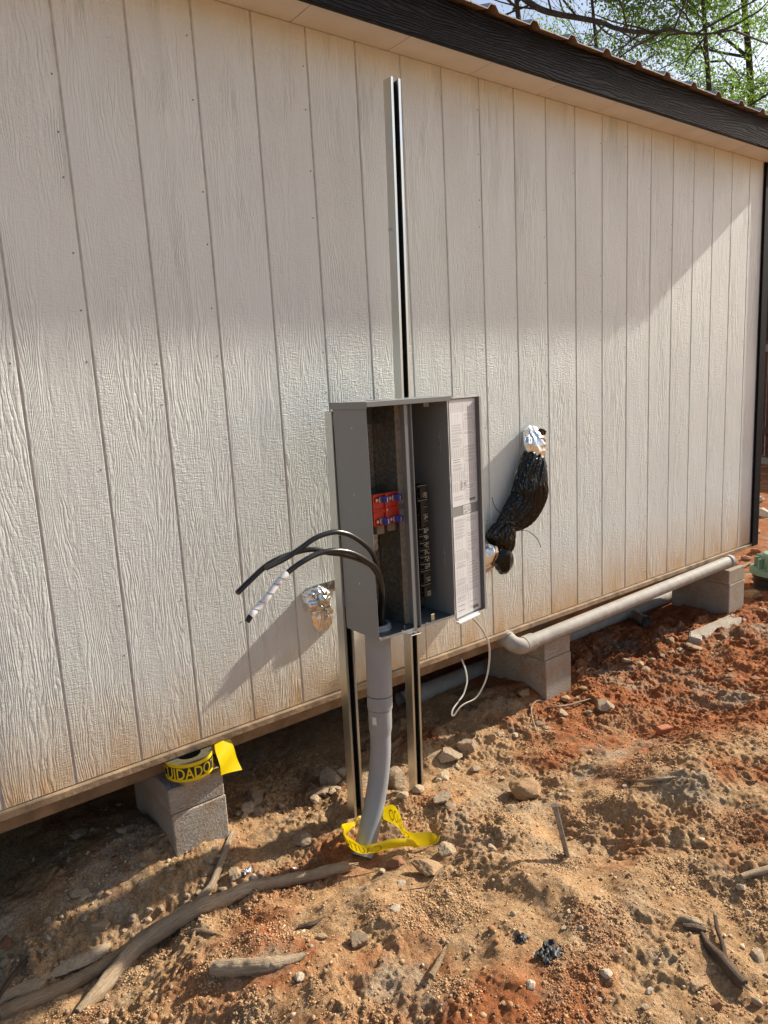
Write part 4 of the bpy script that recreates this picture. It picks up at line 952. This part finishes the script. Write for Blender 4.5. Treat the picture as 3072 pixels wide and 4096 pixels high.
named = [
 (cg(660,140),158,112,T_,'largest rounded tan boulder on the dirt beyond the steel rod'),
 (cg(235,480),150,66,T_,'flat orange-tan rock in front of the yellow caution tape'),
 (cg(90,440),80,62,Br,'brown rock touching the front of the yellow caution tape'),
 (cg(312,385),78,78,P_,'pitted pale rock behind the right end of the yellow tape'),
 (cg(577,245),56,46,P_,'pale rock just below the largest tan boulder'),
 (cg(790,162),36,30,Gy,'grey stone against the right side of the largest tan boulder'),
 (cg(832,183),30,18,Wh,'white flake right of the largest tan boulder'),
 (cg(115,556),46,30,Wh,'white stone on the mound below the flat orange-tan rock'),
 (cg(985,962),58,52,Wh,'square white stone at the bottom right of the mound'),
 (cg(662,1018),54,42,Wh,'white stone at the bottom centre of the mound'),
 (cg(1162,1005),42,58,Wh,'upright oval white stone at the bottom right'),
 (cg(1450,1058),70,76,Br,'orange-brown clod below the forked branch'),
 (cg(1552,560),46,46,Wh,'white stone at the tip of the branch poking in from the right'),
 (cg(1620,1030),50,84,P_,'yellowish flat stone at the lower right corner'),
 (cg(1622,842),70,62,P_,'pale stone at the right edge beside the forked branch'),
 (cg(1362,990),92,46,T_,'flat tan flake left of the forked branch end'),
 (cg(98,92),62,64,Gy,'grey stone left of the tall strut post foot'),
 (cl(1045,205),84,76,P_,'blocky pale stone right of the leaning dark stick'),
 (cl(925,135),46,58,Gy,'tall grey stone left of the leaning dark stick'),
 (cl(1160,222),44,44,P_,'pale stone beside the scrap of foil near the longest branch'),
 (cl(1125,238),36,38,Wh,'small white stone by the foil scrap near the longest branch'),
 (cl(365,296),88,44,P_,'flat pale stone on the lit dirt ridge at left'),
 (cl(440,442),84,66,Gy,'round grey stone in the shaded dirt left of the longest branch'),
 (cl(587,402),60,56,Gy,'grey stone just left of the middle of the longest branch'),
 (cl(350,38),82,56,Gy,'dark stone in the shade under the shed at left'),
 (cl(30,492),72,62,Br,'orange-brown clod at the left edge'),
 (cl(25,590),62,48,Gy,'grey stone at the left edge below the orange-brown clod'),
 (cl(460,852),60,36,P_,'pale stone at the near end of the longest branch'),
 (cl(1590,478),92,84,Gy,'rough grey clod on the mound right of the dark bark strip'),
 (cl(1330,690),62,42,Wh,'white stone by the right end of the log stub'),
 (cb(1240,856),92,84,Gy,'upper grey stone in the pile right of the left pier'),
 (cb(1320,872),70,64,Gy,'right-hand grey stone in the pile right of the left pier'),
 (cb(1290,772),120,78,Gy,'largest grey stone behind the pile right of the left pier'),
 (c4(820,1205),118,130,Gy,'grey triangular rock between conduit and tall strut post'),
 (c4(250,1205),110,104,Gy,'grey block of stone in the shade left of the short strut post'),
 (c4(190,1322),100,76,P_,'pale stone in front of the shaded grey block left of the short post'),
 (c4(305,1336),70,52,P_,'small pale stone left of the short strut post foot'),
 (c4(1250,1030),122,94,Gy,'grey rock right of the tall strut post'),
 (c4(1420,970),100,92,Gy,'crumbly grey clod beyond the rock right of the tall post'),
 (c4(1205,1206),72,62,P_,'pale stone in front of the rock right of the tall post'),
 (c4(875,1456),66,50,P_,'pale stone between the tall post foot and the yellow tape'),
 (c4(1195,1466),112,82,Gy,'brown-grey clod right of the tall strut post foot'),
 (c4(40,1752),86,58,Gy,'grey stone on the lit dirt left of the short post foot'),
 (cm(485,692),72,46,T_,'orange stone at the foot of the middle pier'),
 (cm(690,690),56,38,T_,'ochre stone right of the middle pier'),
 (cm(765,662),42,30,T_,'small ochre stone farther right of the middle pier'),
 (cm(1185,440),58,48,T_,'tan stone beside the broken concrete chunk'),
 (cm(1315,492),62,40,T_,'tan stone in front of the broken concrete chunk'),
 (cm(790,512),66,46,Br,'brown stone in the shade behind the middle pier'),
 (cm(888,440),50,50,Br,'dark red stone standing in the shade behind the middle pier'),
 (cm(1590,202),82,66,T_,'orange rock beyond the far pier'),
 (cm(880,738),92,64,Gy,'grey rock in the red dirt before the middle pier'),
 (cm(995,620),60,34,Br,'dark maroon stone on the red dirt'),
 (cm(1610,632),56,42,Br,'red clod on the red dirt at the right edge')]
for (uv, wp_, hp_, mt, lb) in named: rock(uv[0], uv[1], wp_, hp_, mt, lb, 'larger stones')
small = [(cg(295,85),40,34,P_),(cg(800,740),30,24,P_),(cg(585,700),26,26,Wh),(cg(820,330),20,16,Wh),(cg(1585,680),36,30,P_),(cg(1140,1085),40,34,P_),(cg(500,415),26,20,P_),(cg(1300,655),30,24,P_),(cg(1360,688),30,22,P_),(cg(720,990),30,26,P_),
 (cg(955,595),26,18,Wh),(cg(960,535),18,16,P_),(cg(820,690),26,20,P_),(cg(90,685),50,18,Wh),(cg(545,1095),20,18,P_),(cg(345,845),22,18,P_),(cg(1050,985),20,16,Wh),(cg(950,1060),30,34,P_),(cg(1220,1060),22,60,P_),(cg(870,745),24,26,Wh),
 (cg(125,212),32,26,P_),(cg(430,60),28,20,P_),(cg(540,100),30,20,P_),(cg(1060,870),24,22,P_),(cg(930,1025),24,18,P_),(cg(1440,560),30,30,Gy),(cg(1420,1200),40,30,P_),(cg(1060,140),30,22,Gy),
 (cl(655,410),40,40,P_),(cl(665,365),40,44,Gy),(cl(715,345),40,40,Gy),(cl(220,560),30,36,P_),(cl(140,580),30,22,P_),(cl(475,775),34,28,P_),(cl(548,465),30,22,P_),(cl(720,410),28,26,P_),(cl(830,285),24,32,Gy),(cl(975,297),34,26,P_),(cl(905,205),30,28,P_),
 (cl(250,610),28,24,P_),(cl(270,560),20,30,T_),(cl(275,600),22,20,P_),(cl(185,570),26,22,Gy),(cl(55,600),24,20,P_),(cl(1000,165),28,24,P_),(cl(955,100),36,30,P_),(cl(1430,480),48,34,P_),(cl(1380,545),28,22,P_),(cl(610,635),30,22,Gy),(cl(690,735),22,18,P_),(cl(760,715),24,18,P_),
 (cb(1390,800),50,45,Gy),(cb(1505,800),36,34,P_),(cb(1150,905),46,40,Gy),(cb(1205,935),40,44,Gy),(cb(190,1090),60,50,Gy),(cb(830,1320),24,20,P_),(c4(360,1195),60,56,Gy),(c4(135,1400),52,46,P_),(c4(1465,1155),56,36,P_),(c4(1160,1255),40,36,P_),(c4(985,1370),58,60,P_),
 (c4(355,1290),30,26,P_),(c4(275,1385),40,26,P_),(c4(535,1310),40,30,P_),(c4(850,1330),42,32,Gy),(c4(1265,1525),60,44,Gy),(c4(1600,925),40,50,T_),(c4(1330,985),50,40,Gy),(c4(1000,1000),28,22,P_),(c4(1310,1135),36,34,P_),(c4(680,1985),40,30,P_),(c4(1600,1850),44,36,P_),
 (cm(1240,486),40,30,P_),(cm(1040,558),52,30,T_),(cm(980,546),46,36,Gy),(cm(670,770),56,30,P_),(cm(800,770),42,26,P_),(cm(360,880),60,30,P_),(cm(1100,546),40,28,Gy),(cm(1075,580),40,24,Gy),(cm(850,935),30,28,P_),(cm(440,888),34,22,P_),(cm(1125,455),30,24,P_),(cm(1280,480),40,26,P_),
 (cm(1155,510),34,24,Gy),(cm(1200,500),30,22,T_),(cm(740,705),26,18,P_),(cm(560,815),40,30,Gy),(cm(590,835),34,24,P_),(cm(425,700),36,26,Br),(cm(1390,490),30,20,P_),(cm(1430,465),28,18,P_),(cm(1540,440),40,30,Br),(cm(1350,760),40,30,Br),(cm(1480,590),34,24,Br),(cm(1250,700),36,26,Br)]
for k in range(46):                     # rubble on the shaded bank and in the trench by the long branch
    small.append((cl(random.uniform(150, 1250), 0), random.uniform(16, 44), 0, random.choice((P_, Gy, Gy, Br)))); q = small[-1]
    uu = q[0][0]; vv = 3300+.9042*(random.uniform(150, 330) + max(0, 640-uu/.9042)*.42); small[-1] = ((uu, vv), q[1], q[1]*.8, q[3])
word = {P_: 'pale', Gy: 'grey', Br: 'red-brown', Wh: 'white', T_: 'tan'}
for (uv, wp_, hp_, mt) in small:
    where = 'on the tan foreground mound' if uv[1] > 3560 and uv[0] > 1250 or uv[0] > 1700 and uv[1] > 3200 else ('on the rubbly bank beside the longest branch' if uv[0] < 1250 else ('around the feet of the strut posts' if uv[0] < 1830 and uv[1] > 2850 else 'on the red dirt in front of the farther piers'))
    rock(uv[0], uv[1], wp_, hp_, mt, f'small {word[mt]} stone {where}', f'small {word[mt]} stones {where}')
# broken concrete chunk, brick shard, half buried strip
g = G(*cm(1300, 462)); ck = thing('concrete_chunk', 'broken grey concrete chunk lying before the far pier', 'rubble', tuple(g))
MB().box((g[0]-.045, g[1]-.03, g[2]-.03), (g[0]+.045, g[1]+.04, g[2]+.062), 0, Matrix.Rotation(.5, 3, 'Z') @ Matrix.Rotation(.25, 3, 'X'), g).build('body', M['block'], ck, bevel=.008)
g = G(2300+770/2.149, 2700+470/2.149); bs = thing('brick_shard', 'flat orange brick shard stuck in the red dirt', 'brick', tuple(g))
MB().box((g[0]-.034, g[1]-.02, g[2]-.02), (g[0]+.030, g[1]+.018, g[2]+.016), 0, Matrix.Rotation(-.35, 3, 'Z'), g).build('body', simple('fired_brick', (.40, .14, .06), .85, 0, 40, .2, .4), bs, bevel=.003)
sK = [G(*cl(a, b)) for a, b in ((-30, 775), (80, 730), (200, 665), (330, 600), (450, 545))]
for k, (i0, L_, lb) in enumerate(((1, .13, 'flat pale stone ledge half buried at the lower left edge'), (3, .10, 'flat pale stone ledge half buried beside the round grey stone at left'))):
    p = sK[i0]; d_ = sK[i0+1]-sK[i0-1]; me = rock_mesh(611+k, 4, 17, .8); me.materials.append(M['rock_pale']); o = link('stone_ledge', me); o.scale = (L_, .036, .026)
    o.location = (p[0], p[1], p[2]-.004); o.rotation_euler = (0, .02, math.atan2(d_[1], d_[0])); tag(o, lb, 'stone')
def scrap(name, label, cat, uv, s, mat, seed):
    g = G(*uv); o = thing(name, label, cat, tuple(g)); n = 11; P = np.zeros((n, n, 3)); z0 = float(hground(g[0], g[1]))
    for i in range(n):
        for j in range(n):
            a, b = (i/(n-1)-.5)*2, (j/(n-1)-.5)*2; nn = float(fbm(np.array(a*1.7+seed), np.array(b*1.7), 1, 3, seed))
            P[i, j] = (g[0]+a*s*(1+.3*nn), g[1]+b*s*.8*(1+.3*nn), z0+.004+s*.30*abs(nn)*1.5+s*.3*(1-max(abs(a), abs(b))))
    MB().grid(P).build('sheet', M[mat], o, smooth=False)
scrap('plastic_scrap', 'crumpled black plastic scrap in the middle of the mound', 'plastic', cg(735, 870), .032, 'film', 4)
scrap('plastic_scrap', 'smaller black plastic scrap up left of the crumpled one', 'plastic', cg(622, 800), .017, 'film', 6)
scrap('foil_scrap', 'shiny foil scrap among stones beside the longest branch', 'foil', cl(1095, 225), .016, 'foil', 8)
scrap('foil_scrap', 'shiny foil scrap on the dirt left of the yellow tape loop', 'foil', cl(1300, 195), .010, 'foil', 9)

# fine gravel and crumbs: uncountable
def gravel(n=9000):
    bm = bmesh.new(); bmesh.ops.create_icosphere(bm, subdivisions=1, radius=1); base = np.array([v.co[:] for v in bm.verts]); bf = np.array([[v.index for v in f.verts] for f in bm.faces]); bm.free()
    x = rng.uniform(-.6, 5.2, n*4); y = rng.uniform(-1.7, .5, n*4)
    dcam = np.hypot(x-CP[0], y-CP[1]); keep = rng.random(n*4) < np.clip(1.9/dcam, 0, 1)**1.6*(.25+.95*sstep(-.25, .5, fbm(x, y, .35, 3, 301)))
    x, y = x[keep][:n], y[keep][:n]; n = len(x)
    s = np.clip(np.exp(rng.normal(-6.1, .6, n)), .0011, .011)
    z = hground(x, y) + s*.1
    var = [base*(1+.34*rng.normal(size=(len(base), 1))).clip(.45, 1.5) for _ in range(16)]
    V = np.empty((n, len(base), 3), np.float32); k = rng.integers(0, 16, n); ang = rng.uniform(0, 6.28, n); ca, sa = np.cos(ang), np.sin(ang)
    b = np.stack(var)[k]; sq = rng.uniform(.55, .9, n)
    V[:, :, 0] = (b[:, :, 0]*ca[:, None]-b[:, :, 1]*sa[:, None])*s[:, None]+x[:, None]
    V[:, :, 1] = (b[:, :, 0]*sa[:, None]+b[:, :, 1]*ca[:, None])*s[:, None]*.85+y[:, None]
    V[:, :, 2] = b[:, :, 2]*(s*sq)[:, None]+z[:, None]
    F = (bf[None]+(np.arange(n)*len(base))[:, None, None]).reshape(-1, 3)
    me = bpy.data.meshes.new('gravel'); me.vertices.add(n*len(base)); me.vertices.foreach_set('co', V.ravel()); me.loops.add(F.size); me.loops.foreach_set('vertex_index', F.ravel().astype(np.int32))
    me.polygons.add(len(F)); me.polygons.foreach_set('loop_start', np.arange(0, F.size, 3, dtype=np.int32))
    pal = np.array([(.46, .31, .17), (.40, .25, .13), (.50, .38, .24), (.34, .16, .07), (.33, .24, .15), (.43, .28, .15)])
    redz = sstep(1.5, 2.4, x)*sstep(-1.2, -.7, y); pick = rng.integers(0, 6, n); pick = np.where(rng.random(n) < redz*.65, 3, pick)
    c = pal[pick]*rng.uniform(.8, 1.15, (n, 1)); col = np.ones((n, len(base), 4), np.float32); col[:, :, :3] = c[:, None, :]
    at = me.attributes.new('tint', 'FLOAT_COLOR', 'POINT'); at.data.foreach_set('color', col.ravel())
    me.update(calc_edges=True); me.materials.append(M['gravel'])
    return tag(link('gravel', me), 'fine gravel and dirt crumbs scattered over the ground', 'gravel', kind='stuff')
gravel()
def crumbs(n=52000):
    base = np.array([(1, 0, 0), (-1, 0, 0), (0, 1, 0), (0, -1, 0), (0, 0, 1), (0, 0, -1)], float); bf = np.array([(0, 2, 4), (2, 1, 4), (1, 3, 4), (3, 0, 4), (2, 0, 5), (1, 2, 5), (3, 1, 5), (0, 3, 5)])
    x = rng.uniform(-.55, 3.4, n*5); y = rng.uniform(-1.7, .15, n*5); dcam = np.hypot(x-CP[0], y-CP[1])
    keep = rng.random(n*5) < np.clip(1.7/dcam, 0, 1)**1.8*(.04+1.2*sstep(.0, .5, fbm(x, y, .22, 3, 401))); x, y = x[keep][:n], y[keep][:n]; n = len(x)
    s = np.clip(np.exp(rng.normal(-5.9, .38, n)), .0012, .0075); z = hground(x, y)+s*.15
    b = base[None]*(rng.uniform(.55, 1.25, (n, 6, 1)))+rng.normal(0, .18, (n, 6, 3)); V = (b*s[:, None, None]*np.array([1, 1, .8])+np.stack([x, y, z], 1)[:, None, :]).astype(np.float32)
    F = (bf[None]+(np.arange(n)*6)[:, None, None]).reshape(-1, 3); me = bpy.data.meshes.new('dirt_crumbs'); me.vertices.add(n*6); me.vertices.foreach_set('co', V.ravel()); me.loops.add(F.size); me.loops.foreach_set('vertex_index', F.ravel().astype(np.int32))
    me.polygons.add(len(F)); me.polygons.foreach_set('loop_start', np.arange(0, F.size, 3, dtype=np.int32))
    redz = np.clip(sstep(1.35, 2.3, x)*sstep(-1.25, -.75, y+.15*(x-2))+.45*sstep(.1, .6, fbm(x, y, .45, 3, 203)), 0, 1)[:, None]
    c = (np.array([(.49, .315, .168)])*(1-redz)+np.array([(.40, .145, .052)])*redz)*rng.uniform(.6, 1.3, (n, 1)); col = np.ones((n, 6, 4), np.float32); col[:, :, :3] = c[:, None, :]
    at = me.attributes.new('tint', 'FLOAT_COLOR', 'POINT'); at.data.foreach_set('color', col.ravel()); me.update(calc_edges=True); me.materials.append(M['gravel'])
    return tag(link('dirt_crumbs', me), 'loose crumbs of dry soil covering the mound', 'soil', kind='stuff')
crumbs()

# ------------------------------------------------------------------ beyond the shed: fence, green lid, white rocks
fn = thing('board_fence', 'dark red-brown board fence beyond the far corner of the shed', 'fence', (9.5, 3, -.3))
pm = None
for k in range(26):
    y = -1.0+k*.30
    if pm is None:
        b = MB().box((9.5, -.145, 0), (9.525, .145, 1.75)).build('plank', M['fence'], None, bevel=.004); pm = b.data; b.parent = fn
    else: b = link('plank', pm, fn)
    b.location = (-9.5+9.5 + random.uniform(-.006, .006) - 9.5, y-3, random.uniform(-.02, .02))
MB().box((9.44, -1.1, 1.30), (9.495, 6.8, 1.40)).build('rail', simple('grey_rail', (.30, .28, .25), .8), fn, bevel=.004)
MB().box((9.44, -1.1, .2), (9.495, 6.8, .29)).build('rail', M['fence'], fn, bevel=.004)
gl = PZ(3118, 2262, -.25); gd = thing('septic_riser', 'pale green round plastic riser lid at the right edge', 'lid', (gl[0], gl[1], -.36))
MB().lathe([(0, .20), (.10, .20), (.12, .185), (.125, .10), (.185, .095), (.19, .06), (.17, .05)], (gl[0], gl[1], -.36), 36).build('lid', M['greenlid'], gd, smooth=True, angle=35)
for a in np.arange(0, 6.28, .52):
    MB().box((gl[0]+.124, gl[1]-.008, -.27), (gl[0]+.160, gl[1]+.008, -.19), 0, Matrix.Rotation(a, 3, 'Z'), (gl[0], gl[1], 0)).build('rib', M['greenlid'], gd, bevel=.002)
MB().lathe([(.165, .05), (.17, .03), (.155, .02), (.17, .0), (.155, -.02), (.17, -.05)], (gl[0], gl[1], -.36), 36).build('riser_pipe', M['blackcor'], gd, smooth=True)
for k, (u, v, wp_, hp_, mt, lb) in enumerate(((3040,1985,70,60,Wh,'white boulder far behind the corner trim, upper one'),(3065,2040,80,60,Wh,'white boulder at the right edge above the red dirt'),(3010,2060,50,44,Wh,'white boulder touching the black corner trim'),(3060,1830,60,70,Gy,'dark mossy boulder at the foot of the red-brown fence'),(3030,2120,60,40,T_,'tan rock beneath the white boulders at right'),(2990,2225,50,36,Br,'red clod behind the drain pipe end'),(3030,2200,46,34,Br,'red clod left of the green lid'),(2960,2330,60,50,Br,'large red clod below the far corner of the shed'),(3040,2380,60,44,Br,'red clod under the green lid'))):
    rock(u, v, wp_, hp_, mt, lb, 'rocks beyond the shed')

# ------------------------------------------------------------------ trees
def tree(name, label, base, H, r0, seed, leaves, lm, lean=(0, 0), limb=None, spread=.55, minz=1.8, nl=3):
    r_ = random.Random(seed); o = thing(name, label, 'tree', tuple(base), 'trees behind the shed'); tips = []; br = MB()
    def grow(p, d, L, r, dep):
        pts = [p]; rad = [r]; n = 4 if dep < 3 else 3
        for i in range(n):
            d = (d+Vector((r_.gauss(0, .16), r_.gauss(0, .16), r_.gauss(0, .10)))).normalized(); p = p+d*(L/n); pts.append(p); rad.append(r*(1-.6*(i+1)/n))
            if p.y < .5: break
            if dep < 3 and i > 0:
                for _ in range(2 if dep == 1 else 3):
                    az = r_.uniform(0, 6.28); q = Vector((math.cos(az), math.sin(az), r_.uniform(-.35, .6))); nd = (d*(1-spread)+q*spread).normalized()
                    grow(p, nd, L*r_.uniform(.40, .62), rad[-1]*.6, dep+1)
            if dep >= 3: tips.append((p, d))
        if len(pts) > 1: br.tube(pts, [max(q, .0035) for q in rad], 6 if dep < 2 else (4 if dep < 3 else 3), caps=False)
    d = Vector((lean[0], lean[1], 1)).normalized(); p = Vector(base)-Vector((0, 0, .2)); pts = [p]; N = 9
    for i in range(N):
        d = (d+Vector((r_.gauss(0, .06), r_.gauss(0, .06), .03))).normalized(); p = p+d*(H/N); pts.append(p)
    rad = [r0*(1-.75*i/N) for i in range(N+1)]
    MB().tube(pts, rad, 12, jitter=lambda i, k: 1+.06*r_.uniform(-1, 1)).build('trunk', M['treebark'], o, smooth=True)
    for i in range(2, N+1):
        if pts[i].z < minz: continue
        for _ in range(nl):
            az = r_.uniform(0, 6.28); grow(pts[i], Vector((math.cos(az), math.sin(az), r_.uniform(.0, .7))).normalized(), H*r_.uniform(.20, .36)*(1.15-.6*i/N), rad[i]*.5, 1)
    if limb:
        lp = catmull([np.array(q) for q in limb], 6); br.tube(lp, [.036*(1-.85*i/len(lp)) for i in range(len(lp))], 8)
        for q in lp[8::4]:
            az = r_.uniform(0, 6.28); grow(Vector(q), Vector((math.cos(az), math.sin(az), r_.uniform(-.6, .6))).normalized(), r_.uniform(.5, 1.1), .012, 3)
    br.build('limbs', M['treebark'], o, smooth=True)
    n = leaves; nr = np.random.default_rng(seed); wts = nr.random(len(tips))**2; idx = nr.choice(len(tips), n, p=wts/wts.sum())
    tp = np.array([t_[0][:] for t_ in tips])[idx] + nr.normal(0, .10, (n, 3))*np.array([1, 1, .8])
    a = nr.normal(size=(n, 3)); a[:, 2] -= .5; a /= np.linalg.norm(a, axis=1)[:, None]; b = np.cross(a, nr.normal(size=(n, 3))); b /= np.linalg.norm(b, axis=1)[:, None]
    ln = nr.uniform(.026, .056, n)[:, None]; wd = ln*.26
    nrm = np.cross(a, b)
    V = np.stack([tp, tp+a*ln*.5+b*wd-nrm*ln*.06, tp+a*ln, tp+a*ln*.5-b*wd-nrm*ln*.06], 1).reshape(-1, 3); F = np.arange(n*4).reshape(-1, 4)
    me = bpy.data.meshes.new('crown'); me.from_pydata((V-np.array(base)).tolist(), [], F.tolist()); me.materials.append(M[lm]); link('crown', me, o)
    return o
def far(u, v, t): return CP + ray(u, v)/np.linalg.norm(ray(u, v))*t
def at_t(u, t): 
    q = far(u, 600, t); return (q[0], q[1], -.25)
lb_ = [far(1560, -420, 9.0), far(1800, -160, 8.7)]+[far(*c7(a, b), 8.6-.08*i) for i, (a, b) in enumerate(((400, -70), (490, 2), (560, 45), (640, 68), (740, 86), (850, 108), (920, 136), (1010, 152), (1110, 156), (1180, 143), (1250, 158), (1340, 166), (1420, 156), (1520, 140)))]
tree('leafy_tree', 'nearest fresh green tree behind the far end of the shed', at_t(3000, 10.5), 6.6, .065, 11, 40000, 'leafA', (-.02, .06), spread=.6, nl=2)
tree('leafy_tree', 'darker green tree standing at the right edge behind the roof', at_t(3150, 12.5), 8.6, .085, 12, 52000, 'leafB', (0, .05), spread=.6, nl=2)
tree('leafy_tree', 'leaning slender tree with sparse leaves above the middle of the roof', at_t(2640, 12.0), 7.4, .06, 13, 18000, 'leafA', (-.12, .05), spread=.5, nl=1)
tree('bare_tree', 'thin tree with almost bare branches above the roof at left', at_t(2130, 12.5), 9.0, .09, 14, 1600, 'leafA', (.02, .02), spread=.42, nl=1)
tree('overhanging_tree', 'tree whose long bare limb sweeps across the sky above the roof', at_t(1500, 11.5), 8.5, .16, 15, 5000, 'leafA', (-.03, .0), limb=lb_, spread=.5, nl=2)
tree('leafy_tree', 'distant green tree filling the gap low behind the roof', at_t(2900, 18.0), 6.4, .12, 16, 36000, 'leafB', (0, 0), spread=.6, nl=2)
